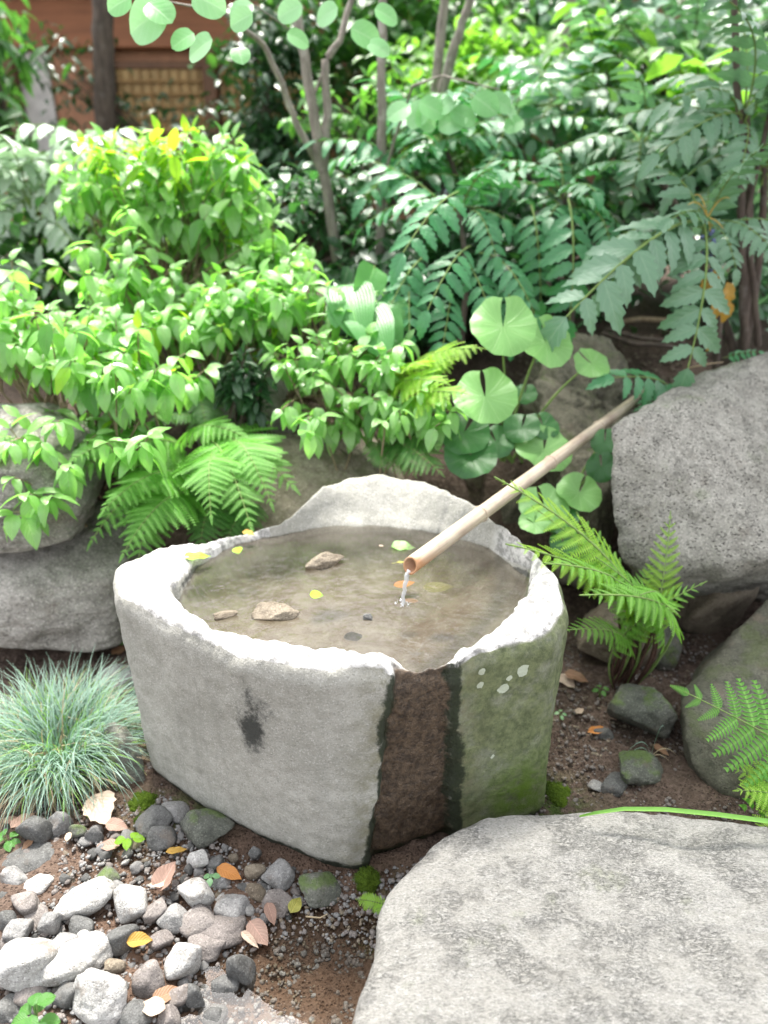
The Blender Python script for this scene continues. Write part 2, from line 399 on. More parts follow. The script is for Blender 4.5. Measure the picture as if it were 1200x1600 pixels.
def build_basin():
    n = 560; th = np.linspace(0, 2 * math.pi, n, endpoint=False)
    rt, rb, ri = polar(OT, th), polar(OB, th), polar(IN, th)
    ht, hi = angint(HT, th), angint(HI, th)
    ri = ri * (1 + .018 * fbm(np.stack([np.cos(th) * 9, np.sin(th) * 9, 0 * th], 1), 4, .6, 21))
    ht = ht + .006 * fbm(np.stack([np.cos(th) * 7, np.sin(th) * 7, 0 * th + 4], 1), 4, .6, 22)
    ri = np.minimum(ri, rt - .02)
    a0t, a1t = ang(.020, 1.267), ang(.152, 1.303); a0b, a1b = ang(-.042, 1.255), ang(.180, 1.342)
    tw = np.where(th > math.pi, th - 2 * math.pi, th)
    rows = []; gro = []; alg = []; stn = []; top = []
    def groove(s):
        a0 = a0b + (a0t - a0b) * s; a1 = a1b + (a1t - a1b) * s; wob = .010 * np.sin(s * 13 + 1) + .007 * np.sin(s * 31) + .004 * np.sin(s * 77)
        g = sstep(a0 - .012 + wob, a0 + .03 + wob, tw) * (1 - sstep(a1 - .03 + wob, a1 + .012 + wob, tw))
        wd = .022 + .016 * math.sin(s * 9 + .6) + .008 * math.sin(s * 29); ed = np.exp(-((tw - a0 - wob) / (wd + .006)) ** 2) + 1.0 * np.exp(-((tw - a1 - wob * .7) / (.058 - wd * .8)) ** 2)
        return g, ed
    def put(r, z, g, e, t):
        x = BC[0] + r * np.cos(th); y = BC[1] + r * np.sin(th); z = np.broadcast_to(z, x.shape)
        rows.append(np.stack([x, y, z], 1)); gro.append(g); alg.append(e); top.append(np.full(n, t))
    m = 64
    for j in range(m + 1):
        s = j / m; g, e = groove(s)
        bulge = .0 - .03 * max(0, .12 - s) / .12
        r = rb + (rt - rb) * s + bulge - g * (.022 + .012 * (1 - s))
        put(r - .012 * max(0, (s - .94) / .06) ** 2, -.04 + (ht + .04 - .012) * s + (.0 if s < 1 else 0), g, e, 0)
    g, e = groove(1.0)
    ro = rt + .0 - g * .022 - .012
    K = 22
    for j in range(1, K + 1):
        t = j / K; f = t
        r = ro + (ri - ro) * f
        z = ht + (hi - ht) * sstep(0, 1, t) + .006 * math.sin(math.pi * t) - .012 * (1 - min(1, t * 6)) ** 2 - .012 * max(0, (t - .85) / .15) ** 2
        put(r, z, g * (1 - t), e * max(0, 1 - t * 2.5), 1)
    for j in range(1, 13):
        t = j / 12; put(ri * (1 - .30 * t ** 1.6), hi - .012 + (.375 - hi + .012) * math.sin(t * math.pi / 2), 0 * g, 0 * e, .3)
    for j in range(1, 15):
        t = j / 15; put(ri * .70 * (1 - t) + .004, .375 - .004 * sstep(0, .5, t) + 0 * th, 0 * g, 0 * e, 0.15)
    V = np.concatenate(rows); m2 = len(rows)
    # roughness of the hewn faces
    C = np.array([BC[0], BC[1], .3]); d = V - C; d[:, 2] *= .3; d /= (np.linalg.norm(d, axis=1)[:, None] + 1e-6)
    tp = np.concatenate(top)
    disp = .004 * fbm(V * 7, 4, .5, 31) + .0016 * fbm(V * 45, 4, .6, 33)
    gg = np.concatenate(gro); disp = disp + gg * .002 * fbm(V * np.array([60, 60, 28]), 3, .6, 35)
    V = V + d * disp[:, None] * np.where(tp > .5, .5, 1)[:, None]
    V[:, 2] += np.where(tp > .5, (.0055 - .0038 * sstep(1.85, 2.0, V[:, 1])) * fbm(V * 26, 4, .6, 37), 0)
    i = np.arange(m2 * n).reshape(m2, n); j = np.roll(i, -1, 1)
    F = np.stack([i[:-1].ravel(), j[:-1].ravel(), j[1:].ravel(), i[1:].ravel()], 1)
    x, y, z = V[:, 0], V[:, 1], V[:, 2]
    nz = fbm(V * 14, 5, .6, 41)
    moss = sstep(.09, .17, x + .04 * nz + .15 * (gg > .5) * 0) * (y < 1.75) * (tp < .5) * (gg < .4)
    gl = np.exp(-((z - .10) / .10) ** 2 - ((x - .33) / .09) ** 2) * (tp < .5) * (y < 1.7)
    q0 = P(388, 1075, z=.50); q1 = P(392, 1150, z=.36)
    st = .8 * np.exp(-((x - q0.x + (.02 * nz)) / .030) ** 2 - ((z - .425 + .02 * nz) / .12) ** 2) * (y < 1.6) * (tp < .5)
    st = np.maximum(st, 1.25 * np.exp(-((x - q1.x + .012 * nz) / .034) ** 2 - ((z - .365) / .07) ** 2) * (y < 1.6) * (tp < .5))
    tw2 = np.arctan2(y - BC[1], x - BC[0]); s2 = np.clip(z / .54, 0, 1); halo = (np.exp(-((tw2 - (a0b + (a0t - a0b) * s2)) / .14) ** 2) + np.exp(-((tw2 - (a1b + (a1t - a1b) * s2)) / .12) ** 2)) * (tp < .5)
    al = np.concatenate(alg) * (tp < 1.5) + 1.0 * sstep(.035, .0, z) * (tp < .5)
    wl = np.exp(-((z - .503) / .012) ** 2) * (tp > .1)
    mat = NT('basin_stone'); nn = mat; v = nn.coord('Object')
    big = nn.noise(v, 5, 5, .6); mid = nn.noise(v, 30, 6, .65); fine = nn.noise(v, 190, 4, .7)
    col = nn.mix(nn.mapr(big, .35, .65), (.28, .275, .245), (.345, .338, .305))
    col = nn.mix(nn.mapr(mid, .4, .7, 0, .7), col, (.235, .232, .20))
    col = nn.mix(nn.mapr(fine, .5, .75, 0, .35), col, (.46, .455, .43)); col = nn.mix(nn.mapr(nn.noise(v, 120, 3, .7), .3, .46, .3, 0), col, (.15, .15, .135))
    cel = nn.node('ShaderNodeSeparateColor', i0=nn.voro(v, 330, 'F1', 'Color')).outputs[0]
    col = nn.mix(nn.mapr(cel, .86, .92, 0, .35), col, (.50, .49, .46)); col = nn.mix(nn.mapr(cel, .12, .07, 0, .35), col, (.13, .128, .115))
    drp = nn.node('ShaderNodeMapping', Vector=v, Scale=(22, 22, 2.2)).outputs[0]; col = nn.mix(nn.math('MULTIPLY', nn.mapr(nn.noise(drp, 1.0, 5, .65), .5, .68), nn.mapr(nn.noise(v, 4, 3), .4, .65, 0, .4)), col, (.18, .178, .158))
    sp = nn.voro(v, 210); col = nn.mix(nn.mapr(sp, .1, .26, .25, 0), col, (.09, .09, .085))
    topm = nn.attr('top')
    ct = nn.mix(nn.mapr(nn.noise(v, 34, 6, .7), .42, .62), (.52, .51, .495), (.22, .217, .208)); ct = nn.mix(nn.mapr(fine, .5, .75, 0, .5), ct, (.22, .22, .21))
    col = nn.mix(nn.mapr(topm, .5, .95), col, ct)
    mo = nn.math('MULTIPLY', nn.attr('moss'), nn.mapr(nn.noise(v, 11, 6, .65), .28, .52, .6, 1))
    mcol = nn.mix(nn.mapr(nn.noise(v, 48, 7, .75), .3, .7), (.05, .066, .024), (.16, .185, .085))
    col = nn.mix(nn.math('MULTIPLY', mo, .95), col, mcol)
    col = nn.mix(nn.math('MULTIPLY', nn.attr('green'), nn.mapr(nn.noise(v, 30, 5, .7), .3, .6)), col, (.085, .15, .012))
    lich = nn.voro(v, 11.0, 'SMOOTH_F1'); lm = nn.math('MULTIPLY', nn.attr('lichen'), nn.mapr(nn.math('ADD', nn.attr('lichen'), nn.math('MULTIPLY', nn.noise(v, 60, 3), .9)), .8, .95)); col = nn.mix(nn.mapr(lm, .2, .4, 0, .85), col, (.46, .50, .40))
    col = nn.mix(nn.math('MULTIPLY', nn.attr('halo'), nn.mapr(nn.noise(v, 18, 7, .75), .38, .62, .05, .8)), col, nn.mix(mid, (.12, .125, .06), (.17, .15, .10)))
    gr = nn.mapr(nn.attr('groove'), .3, .8)
    gcol = nn.mix(nn.mapr(nn.noise(v, 60, 6, .75), .36, .64), (.034, .024, .017), (.115, .08, .052)); gcol = nn.mix(nn.mapr(fine, .5, .8, 0, .4), gcol, (.24, .18, .13))
    col = nn.mix(gr, col, gcol)
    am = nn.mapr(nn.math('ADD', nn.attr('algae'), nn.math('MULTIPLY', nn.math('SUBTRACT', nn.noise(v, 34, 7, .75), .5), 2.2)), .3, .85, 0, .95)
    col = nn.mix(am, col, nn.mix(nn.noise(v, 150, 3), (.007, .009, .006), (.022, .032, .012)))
    sm = nn.mapr(nn.math('ADD', nn.attr('stain'), nn.math('MULTIPLY', nn.math('SUBTRACT', nn.noise(v, 70, 7, .8), .5), 1.9)), .3, 1.05, 0, .93)
    col = nn.mix(sm, col, (.022, .024, .022))
    sedi = nn.mapr(nn.attr('bed'), .2, .6)
    scol = nn.mix(nn.mapr(nn.noise(v, 12, 6, .6), .35, .65), (.15, .13, .095), (.085, .06, .038)); scol = nn.mix(nn.mapr(mid, .5, .7, 0, .5), scol, (.20, .185, .15))
    scol = nn.mix(nn.mapr(nn.noise(v, 90, 4), .6, .72, 0, .6), scol, (.10, .065, .04))
    col = nn.mix(sedi, col, scol)
    wlm = nn.mapr(nn.math('ADD', nn.attr('waterline'), nn.math('MULTIPLY', nn.math('SUBTRACT', nn.noise(v, 60, 4), .5), .8)), .5, .8, 0, .8)
    col = nn.mix(wlm, col, (.05, .05, .046))
    h = nn.math('ADD', nn.math('MULTIPLY', mid, .8), nn.math('MULTIPLY', fine, .45))
    h = nn.math('ADD', h, nn.math('MULTIPLY', gr, nn.math('MULTIPLY', nn.noise(v, 120, 5, .75), 1.2)))
    nn.fin(Base_Color=col, Roughness=nn.mapr(gr, 0, 1, .85, .3), Specular_IOR_Level=.35, Normal=nn.bump(h, .6, .011))
    lic = 0 * x
    for (px, py, rr) in [(823, 1052, .016), (790, 1083, .014), (758, 1055, .009), (757, 1074, .010), (803, 1065, .008), (775, 1185, .006)]:
        d_ = ray(px, py); t_ = 1.0
        best = None
        A = np.array([0, 0, CAM_H]); dd = np.array(d_[:]); dd /= np.linalg.norm(dd)
        w = V - A; al_ = w @ dd; dist = np.linalg.norm(w - al_[:, None] * dd, axis=1); k = np.where(dist < .012)[0]
        if len(k):
            k = k[np.argmin(al_[k])]; lic = np.maximum(lic, np.exp(-(np.linalg.norm(V - V[k], axis=1) / rr) ** 2))
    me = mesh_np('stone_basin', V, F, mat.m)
    for nm, a in (('groove', gg), ('algae', al), ('stain', st), ('moss', moss), ('green', gl), ('top', np.where(tp > .9, 1 - .85 * sstep(1.84, 1.98, y) * (x > -.33), 0)), ('bed', np.where((tp < .9) & (tp > .1), np.clip((.50 - z) / .05, 0, 1), 0)), ('waterline', wl * (tp < .5)), ('lichen', lic), ('halo', np.clip(halo, 0, 1))):  # raised back rim greyed here: its shaded look is put into the colour
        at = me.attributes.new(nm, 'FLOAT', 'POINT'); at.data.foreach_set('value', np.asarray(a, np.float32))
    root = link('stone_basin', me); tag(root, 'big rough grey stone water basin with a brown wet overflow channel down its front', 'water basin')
    # water in it
    wr = polar(IN, th) + .012
    wx = [np.zeros(n)]; rowsw = []
    for j in range(1, 25):
        r = wr * (j / 24); rowsw.append(np.stack([BC[0] + r * np.cos(th), BC[1] + r * np.sin(th), np.full(n, .497)], 1))
    Vw = np.concatenate([np.array([[BC[0], BC[1], .497]])] + rowsw)
    jx = P(629, 945, z=.497); dd = np.hypot(Vw[:, 0] - jx.x, Vw[:, 1] - jx.y)
    iw = 1 + np.arange(24 * n).reshape(24, n); jw = np.roll(iw, -1, 1)
    Fw = [(0, int(a), int(b)) for a, b in zip(iw[0], jw[0])] + [tuple(map(int, q)) for q in np.stack([iw[:-1].ravel(), iw[1:].ravel(), jw[1:].ravel(), jw[:-1].ravel()], 1)]
    wm = water_mat('basin_water', (jx.x, jx.y), 1.0, (.165, .153, .128))
    tag(link('water', mesh_np('water', Vw, Fw, wm)), 'still shallow water filling the stone basin', kind='structure')
def water_mat(name, c, murk, mcol):
    n = NT(name); n.N.remove(n.b)
    v = n.coord('Object')
    off = n.node('ShaderNodeVectorMath', {'operation': 'SUBTRACT'}, i0=v, i1=(c[0], c[1], 0)).outputs[0]
    ln = n.node('ShaderNodeVectorMath', {'operation': 'LENGTH'}, i0=off).outputs['Value']
    rip = n.math('MULTIPLY', n.math('SINE', n.math('ADD', n.math('MULTIPLY', ln, 300), n.math('MULTIPLY', n.noise(v, 12, 2), 5.0))), n.mapr(ln, .0, .22, 1.6, 0))
    h = n.math('ADD', n.math('MULTIPLY', rip, 2.5 if murk > .1 else 0.0), n.math('MULTIPLY', n.noise(v, 26, 3), 1.2))
    nm = n.bump(h, .6 if murk > .1 else .05, .006)
    tr = n.node('ShaderNodeBsdfTransparent', Color=(.93, .92, .88, 1))
    df = n.node('ShaderNodeBsdfDiffuse', Color=(*mcol, 1))
    m1 = n.node('ShaderNodeMixShader', i0=n.mapr(n.noise(v, 7, 3), .3, .7, murk * .12, murk * .34), i1=tr.outputs[0], i2=df.outputs[0])
    gl = n.node('ShaderNodeBsdfGlossy', Roughness=.04, Normal=nm)
    fr = n.node('ShaderNodeFresnel', IOR=1.38, Normal=nm)
    m2 = n.node('ShaderNodeMixShader', i0=fr.outputs[0], i1=m1.outputs[0], i2=gl.outputs[0])
    n.t.links.new(m2.outputs[0], n.out.inputs[0])
    return n.m
build_basin()
# the little stream: a film of clear water in the hollow before the stepping stone
def build_stream():
    g = 60; V = []; F = []
    for j in range(g + 1):
        for i in range(g + 1):
            V.append((-.75 + 1.0 * i / g, .52 + .75 * j / g, -.028))
    for j in range(g):
        for i in range(g):
            a = j * (g + 1) + i; F.append((a, a + 1, a + g + 2, a + g + 1))
    tag(link('stream_water', mesh_np('stream_water', V, F, water_mat('stream_water', (-.3, 1.0), .05, (.15, .1, .07)))), 'shallow clear water over brown grit', kind='structure')
build_stream()

# ================================================================== STEPPING STONE AND BOULDERS
def build_step():
    V, F = ico(7)
    poly = [(-.075, .70), (-.047, .80), (-.029, .926), (-.005, 1.06), (.06, 1.145), (.155, 1.212), (.30, 1.262), (.45, 1.280), (.60, 1.275), (.80, 1.235), (1.0, 1.14), (1.15, .9), (1.1, .6), (.8, .38), (.4, .3), (.1, .38), (-.04, .55)]
    c = np.array([.5, .8]); th = np.linspace(0, 2 * math.pi, 720, endpoint=False)
    out = np.full(720, 1e9); pts = np.array(poly) - c
    for a, b in zip(pts, np.roll(pts, -1, 0)):
        e = b - a; d = np.stack([np.cos(th), np.sin(th)], 1); den = d[:, 0] * e[1] - d[:, 1] * e[0]
        t = (a[0] * e[1] - a[1] * e[0]) / den; s = (a[0] * d[:, 1] - a[1] * d[:, 0]) / den
        out = np.where((t > 0) & (s >= -1e-6) & (s <= 1 + 1e-6), np.minimum(out, t), out)
    k = np.arange(-20, 21); w = np.exp(-(k / 7) ** 2 / 2); w /= w.sum(); out = sum(np.roll(out, kk) * ww for kk, ww in zip(k, w))
    a = np.arctan2(V[:, 1], V[:, 0]) % (2 * math.pi); rho = np.hypot(V[:, 0], V[:, 1])
    rr = np.interp(a, np.append(th, 2 * math.pi), np.append(out, out[0]))
    # super-ellipsoid slab
    n = 10.0; zz = np.abs(V[:, 2]); q = (rho ** n + zz ** n) ** (-1 / n)
    x = rho * q; z = V[:, 2] * q
    Q = np.stack([c[0] + x * rr * np.cos(a), c[1] + x * rr * np.sin(a), .065 + .135 * z], 1)
    Q[:, 2] += np.where(V[:, 2] > 0, .010 * fbm(Q * np.array([3, 4, 1]), 3, .5, 51) + .0045 * fbm(Q * np.array([14, 22, 14]), 5, .6, 52), 0)
    # a faint crack running across the top
    ck = [P(760, 1375, z=.2), P(870, 1402, z=.2), P(1010, 1442, z=.2), P(1190, 1512, z=.2), P(1300, 1540, z=.2)]
    cr = np.abs(Q[:, 1] - (np.interp(Q[:, 0], [q_.x for q_ in ck], [q_.y for q_ in ck]) + .012 * fbm(Q * 18, 4, .55, 4)))
    Q[:, 2] -= np.where(V[:, 2] > .2, .005 * np.exp(-(cr / .004) ** 2) * sstep(.16, .3, Q[:, 0]), 0)
    o = np.array([c[0], c[1], 0]); e = .016 * fbm(Q * 5, 5, .55, 55)
    Q[:, :2] += (V[:, :2]) * e[:, None]
    ob = link('stepping_stone', mesh_np('stepping_stone', Q - o, F, M_step)); ob.location = o
    tag(ob, 'broad flat pale grey stepping stone in front of the basin', 'stepping stone')
build_step()

def boulder(name, pts, sub, mat, label, seed, **kw):
    me, loc = hull_rock(name, pts, sub, mat, seed, **kw)
    o = link(name, me); o.location = loc
    return tag(o, label, 'boulder')
boulder('boulder', [P(951, 664, 2.16), P(985, 650, 2.3), P(1030, 632, 2.45), P(1060, 602, 2.6), P(1105, 580, 2.65), P(1210, 556, 2.7), P(1320, 565, 2.75), P(958, 745, 2.12), P(972, 868, 2.07), P(1015, 905, 2.04),
                    P(1100, 888, 1.98), P(1210, 868, 1.98), P(1370, 850, 2.1), P(1030, 935, 2.5), P(1210, 960, 2.3), P(1380, 935, 2.7), Vector((1.35, 3.0, .6)), Vector((1.9, 3.1, .7))],
        7, M_bould, 'largest grey pitted boulder, beside the upper end of the bamboo spout', 3, p=70, rough=.024, freq=5.5)
boulder('boulder', [P(1046, 1085, 1.72), P(1065, 1120, 1.6), P(1110, 1005, 1.86), P(1205, 925, 2.02), P(1300, 915, 2.0), P(1080, 1190, 1.52), P(1130, 1238, 1.47), P(1300, 1240, 1.42), P(1380, 1000, 1.8),
                    Vector((1.0, 2.05, -.05)), Vector((1.6, 2.2, .0)), Vector((1.5, 1.4, -.05)), Vector((.82, 1.62, -.05)), Vector((1.3, 2.2, .15))],
        7, M_bould2, 'olive mossy boulder under the big pitted one, fern tip across its face', 5, p=50, rough=.018, freq=6)
boulder('boulder', [P(828, 600, 2.75), P(845, 535, 3.0), P(900, 508, 3.1), P(955, 520, 3.1), P(990, 560, 3.0), P(985, 650, 2.8), P(840, 690, 2.6), P(880, 705, 2.5), P(970, 690, 2.6), Vector((.6, 3.4, .5)), Vector((1.0, 3.3, .5)), Vector((.62, 2.7, .3)), Vector((1.0, 2.7, .3))],
        6, M_lava, 'dark rough lava boulder behind the bamboo spout', 8, p=24, rough=.03, freq=9)
boulder('boulder', [P(868, 700, 2.55), P(900, 680, 2.65), P(945, 690, 2.6), P(955, 750, 2.4), P(930, 790, 2.3), P(875, 770, 2.38), Vector((.6, 2.7, .2)), Vector((.85, 2.7, .2)), Vector((.6, 2.35, .1)), Vector((.8, 2.35, .1))],
        6, M_lava, 'small dark rock wedged below the lava boulder', 10, p=24, rough=.02, freq=9)
boulder('boulder', [P(385, 800, 2.32), P(395, 700, 2.5), P(430, 660, 2.7), P(520, 652, 2.8), P(570, 668, 2.75), P(610, 730, 2.55), P(640, 780, 2.4), P(400, 850, 2.2), P(600, 800, 2.36), Vector((-.6, 3.1, .3)), Vector((.1, 3.1, .3)), Vector((-.5, 2.2, .0)), Vector((.05, 2.45, .0))],
        7, M_mud, 'earthy brown rock directly behind the basin', 12, p=18, rough=.02)
boulder('boulder', [P(-80, 660, 2.35), P(40, 640, 2.4), P(95, 680, 2.32), P(118, 780, 2.2), P(100, 850, 2.16), P(30, 872, 2.1), P(-80, 870, 2.12), P(-90, 760, 2.12), P(40, 740, 2.14), Vector((-1.6, 2.9, .5)), Vector((-1.0, 2.9, .5))],
        7, M_leftb, 'upper grey boulder of the two stacked left of the basin', 14, p=34, rough=.026, freq=4, anis=(1, 1, 2.6))
boulder('boulder', [P(-90, 850, 2.2), P(60, 850, 2.25), P(130, 850, 2.3), P(172, 905, 2.14), P(190, 1000, 2.1), P(160, 1015, 2.05), P(60, 1000, 2.02), P(-90, 1010, 2.0), P(40, 930, 2.03), Vector((-1.6, 2.9, .0)), Vector((-.75, 2.8, .0)), Vector((-.8, 2.8, .35))],
        7, M_leftb, 'lower grey boulder of the two stacked left of the basin', 16, p=34, rough=.02, freq=5, anis=(1, 1, 1.6))
boulder('boulder', [P(290, 600, 2.85), P(350, 540, 3.0), P(420, 560, 3.0), P(440, 640, 2.8), P(290, 660, 2.75), Vector((-.7, 3.4, .4)), Vector((-.35, 3.4, .4)), Vector((-.7, 2.75, .3)), Vector((-.4, 2.75, .3))],
        6, M_leftb, 'pale rock half hidden under the bright green shrub', 18, p=16, rough=.02)
def rock(px, py, w, h, d, mat, label, seed, sub=5, z=None, name='rock', rot=0.0, tilt=0.0, cat='rock', sink=.2, **kw):
    """a stone whose lower front edge shows at pixel px,py; w,h,d in metres"""
    p = PG(px, py) if z is None else P(px, py, z=z)
    o = link(name, rock_mesh(name, (w, d, h), seed, sub, mat, **kw))
    o.location = (p.x, p.y + d * .45, p.z + h * (.5 - sink)); o.rotation_euler = (tilt, tilt * .4, rot)
    return tag(o, label, cat)
rock(985, 1045, .34, .24, .22, M_brown, 'brown rock behind the stems of the right fern', 21, sub=6)
rock(1045, 1050, .10, .19, .1, M_mossy, 'narrow leaning stone in the dark gap below the big boulder', 23, tilt=-.35)
rock(1020, 1160, .23, .17, .2, M_mossy, 'pointed olive stone touching the mossy boulder', 24, cutmin=.5, sub=6)
rock(1008, 1232, .125, .075, .1, M_mossy, 'smooth grey green stone on the soil by the little grass sprout', 26, p=8, ncut=8, sub=6)
rock(945, 1160, .07, .03, .06, M_dark, 'half buried dark stone under the curled brown leaf', 27)
rock(965, 1245, .09, .03, .07, M_dark, 'flat dark stone sunk in the soil near the stepping stone', 28)
rock(935, 1240, .05, .02, .05, M_grey, 'small flat grey stone sunk in soil beside the moss', 29)
rock(640, 590, .17, .14, .15, M_brown, 'brown rock under the small bright fern', 30)
rock(185, 1235, .13, .17, .13, M_mossy, 'round tan stone between the grass tuft and the basin', 31, p=8, sub=6)
rock(140, 1180, .1, .09, .1, M_brown, 'tan stone half covered by the grass tuft', 32, p=10)
rock(175, 1090, .16, .07, .14, M_grey, 'flat grey stone in the gap behind the black edging', 33)
rock(740, 770, .14, .12, .14, M_brown, 'brown stone in the shade behind the basin rim', 34)
rock(800, 830, .14, .2, .12, M_lava, 'dark stone under the middle of the spout', 35)
rock(900, 850, .2, .2, .2, M_lava, 'dark stone behind the fern at the boulder corner', 36)
rock(1130, 1000, .3, .3, .2, M_brown, 'shaded brown stone propping the big boulder', 37)

# ================================================================== BASIN CONTENTS, SPOUT
WZ = .497
def inbasin(px, py, w, h, d, mat, label, seed, cat='stone'):
    p = P(px, py, z=WZ); o = link('flat_stone', rock_mesh('flat_stone', (w, d, h), seed, 5, mat, ncut=14, cutmin=.55, rough=.09)); o.location = (p.x, p.y + d * .3, WZ + h * .12); o.rotation_euler = (.05, -.06, R.random() * .5)
    return tag(o, label, cat, 'flat stones in the basin water')
inbasin(505, 888, .115, .05, .075, M_brown, 'flat brown stone in the water nearest the back rim', 41)
inbasin(425, 968, .13, .055, .08, M_brown, 'largest flat stone standing out of the basin water, pointed at one end', 43)
inbasin(350, 966, .062, .022, .04, M_brown, 'small flat tan stone by the left water edge', 44)
b = inbasin(573, 968, .028, .018, .024, M_dark, 'tiny black pebble in the water left of the falling stream', 45, 'pebble')

def bamboo_mat():
    n = NT('dry_bamboo'); v = n.coord('Object')
    st = n.noise(n.node('ShaderNodeMapping', Vector=v, Scale=(60, 3, 60)).outputs[0], 3.0, 6, .6)
    col = n.mix(n.mapr(st, .35, .65), (.50, .43, .33), (.37, .30, .225))
    col = n.mix(n.mapr(n.noise(v, 7, 5, .6), .45, .68, 0, .7), col, (.27, .19, .15))
    col = n.mix(n.mapr(n.attr('stain'), .1, .9, 0, .75), col, (.34, .135, .035))
    return n.fin(Base_Color=col, Roughness=.42, Specular_IOR_Level=.45, Normal=n.bump(st, .2, .002))
def build_spout():
    A = P(641, 884, Y=1.615); Bq = P(952, 655, Y=2.5); D = (Bq - A).normalized()
    L = (Bq - A).length + .34
    root = empty('bamboo_spout', A, 'long brown bamboo spout slanting down over the basin', 'bamboo spout')
    mat = bamboo_mat(); seg = 28; rows = []; n = 120; stn = []
    nodes = [.315, .71, 1.05]
    for i in range(n + 1):
        t = i / n * L; r = .0208 - .003 * t / L
        for q in nodes: r += .0022 * math.exp(-((t - q) / .006) ** 2) - .0009 * math.exp(-((t - q - .012) / .006) ** 2)
        rows.append((t, r))
    V = []; F = []; stain = []
    def ring(t, r, tip):
        for k in range(seg):
            a = 2 * math.pi * k / seg
            # slightly slanting saw cut at the mouth
            dt = tip * (.35 * r * math.sin(a))
            V.append((r * math.cos(a), t + dt, r * math.sin(a)))
            stain.append(max(0, 1 - t / .16) * (.5 + .5 * math.cos(a - 5.4)) + max(0, 1 - t / .03) * .6)
    for i, (t, r) in enumerate(rows): ring(t, r, 1 if i == 0 else (.3 if i == 1 else 0))
    def strip(b0, b1):
        for k in range(seg): F.append((b0 + k, b0 + (k + 1) % seg, b1 + (k + 1) % seg, b1 + k))
    for i in range(n): strip(i * seg, (i + 1) * seg)
    b0 = len(V); ring(0, .0164, 1); strip(b0, 0)
    b1 = len(V); ring(.20, .0150, 0); strip(b1, b0)
    b2 = len(V); V.append((0, .20, 0)); stain.append(0)
    for k in range(seg): F.append((b1 + k, b2, b1 + (k + 1) % seg))
    me = mesh_np('culm', V, F, mat); at = me.attributes.new('stain', 'FLOAT', 'POINT'); at.data.foreach_set('value', np.array(stain, np.float32))
    o = link('culm', me, root, basis(D, (0, 0, 1)))
    t = Tubes()
    for q in nodes:
        pts = []
        V2 = []; F2 = []
        for j in range(5):
            rr = .0222 - .003 * q / L + .0022 * math.sin(math.pi * j / 4); tt = q - .003 + .006 * j / 4
            for k in range(seg): a = 2 * math.pi * k / seg; V2.append((rr * math.cos(a), tt, rr * math.sin(a)))
        for j in range(4):
            for k in range(seg): F2.append((j * seg + k, j * seg + (k + 1) % seg, (j + 1) * seg + (k + 1) % seg, (j + 1) * seg + k))
        m2 = mesh_np('node_ring', V2, F2, mat); a2 = m2.attributes.new('stain', 'FLOAT', 'POINT'); a2.data.foreach_set('value', np.full(len(V2), .25, np.float32))
        link('node_ring', m2, root, basis(D, (0, 0, 1)))
    # falling water
    s0 = A + Vector((-.001, .002, -.014)); s1 = P(629, 945, z=WZ)
    tt = Tubes(); pts = []
    for i in range(26):
        f = i / 25; q = s0.lerp(s1, f); q.x = s0.x + (s1.x - s0.x) * f ** .6 + .0012 * math.sin(f * 22); q.y = s0.y + (s1.y - s0.y) * f ** .6; q.z = s0.z + (s1.z - s0.z) * f ** 1.25; pts.append(q)
    tt.add(pts, .0062, .0042, 9, .25)
    gm = NT('falling_water'); gm.N.remove(gm.b)
    nm = gm.bump(gm.noise(gm.coord('Object'), 120, 3), .6, .004)
    gl = gm.node('ShaderNodeBsdfGlossy', Roughness=.05, Normal=nm); tr = gm.node('ShaderNodeBsdfTransparent', Color=(.96, .97, .98, 1)); df = gm.node('ShaderNodeBsdfDiffuse', Color=(.85, .87, .9, 1))
    mx = gm.node('ShaderNodeMixShader', i0=.45, i1=tr.outputs[0], i2=df.outputs[0]); m2 = gm.node('ShaderNodeMixShader', i0=.35, i1=mx.outputs[0], i2=gl.outputs[0])
    gm.t.links.new(m2.outputs[0], gm.out.inputs[0])
    w = link('falling_water', tt.build('falling_water', gm.m)); tag(w, 'thin stream of clear water falling from the bamboo mouth into the basin', 'water stream')
    # splash: small droplets and crown round the place of impact
    Vs, Fs = ico(2); VV = []; FF = []
    for k in range(34):
        a = R.random() * 6.28; rr = .002 + .022 * R.random() ** 1.3; s = .0006 + .0016 * R.random() ** 2; b0 = len(VV)
        for q in Vs: VV.append((s1.x + rr * math.cos(a) + q[0] * s, s1.y + rr * math.sin(a) + q[1] * s, WZ + s * .6 + R.choice([0, 0, 0, .004]) * (1 - rr / .03) + q[2] * s * .9))
        for f in Fs: FF.append(tuple(b0 + int(i) for i in f))
    link('splash', mesh_np('splash', VV, FF, gm.m), w); bpy.context.view_layer.update()
build_spout()

# ================================================================== LEAF SHAPES
def leaf_geo(width, wfn, nx=4, ny=8, fold=.25, droop=.25, teeth=0.0, wave=0.0, curl=0.0):
    """leaf of length 1 along +Y, normal +Z; returns V, F, UV"""
    V = []; UV = []; F = []
    for j in range(ny + 1):
        t = j / ny; w = wfn(t) * width / 2
        for i in range(nx + 1):
            u = -1 + 2 * i / nx; ww = w
            tt = t
            if teeth and abs(u) > .99 and 0 < j < ny:
                ww = w * (1 + teeth * (1 if j % 2 else -.35)); tt = t + (.035 if j % 2 else -.01)
            x = u * ww; z = fold * abs(x) - droop * t * t + wave * math.sin(t * 14 + u) * abs(u) - curl * x * x / max(width, .01)
            y = tt * (1 - .18 * droop * t * t)
            V.append((x, y, z)); UV.append(((u + 1) / 2, t))
    for j in range(ny):
        for i in range(nx):
            a = j * (nx + 1) + i; F.append((a, a + 1, a + nx + 2, a + nx + 1))
    return np.array(V), np.array(F), np.array(UV)
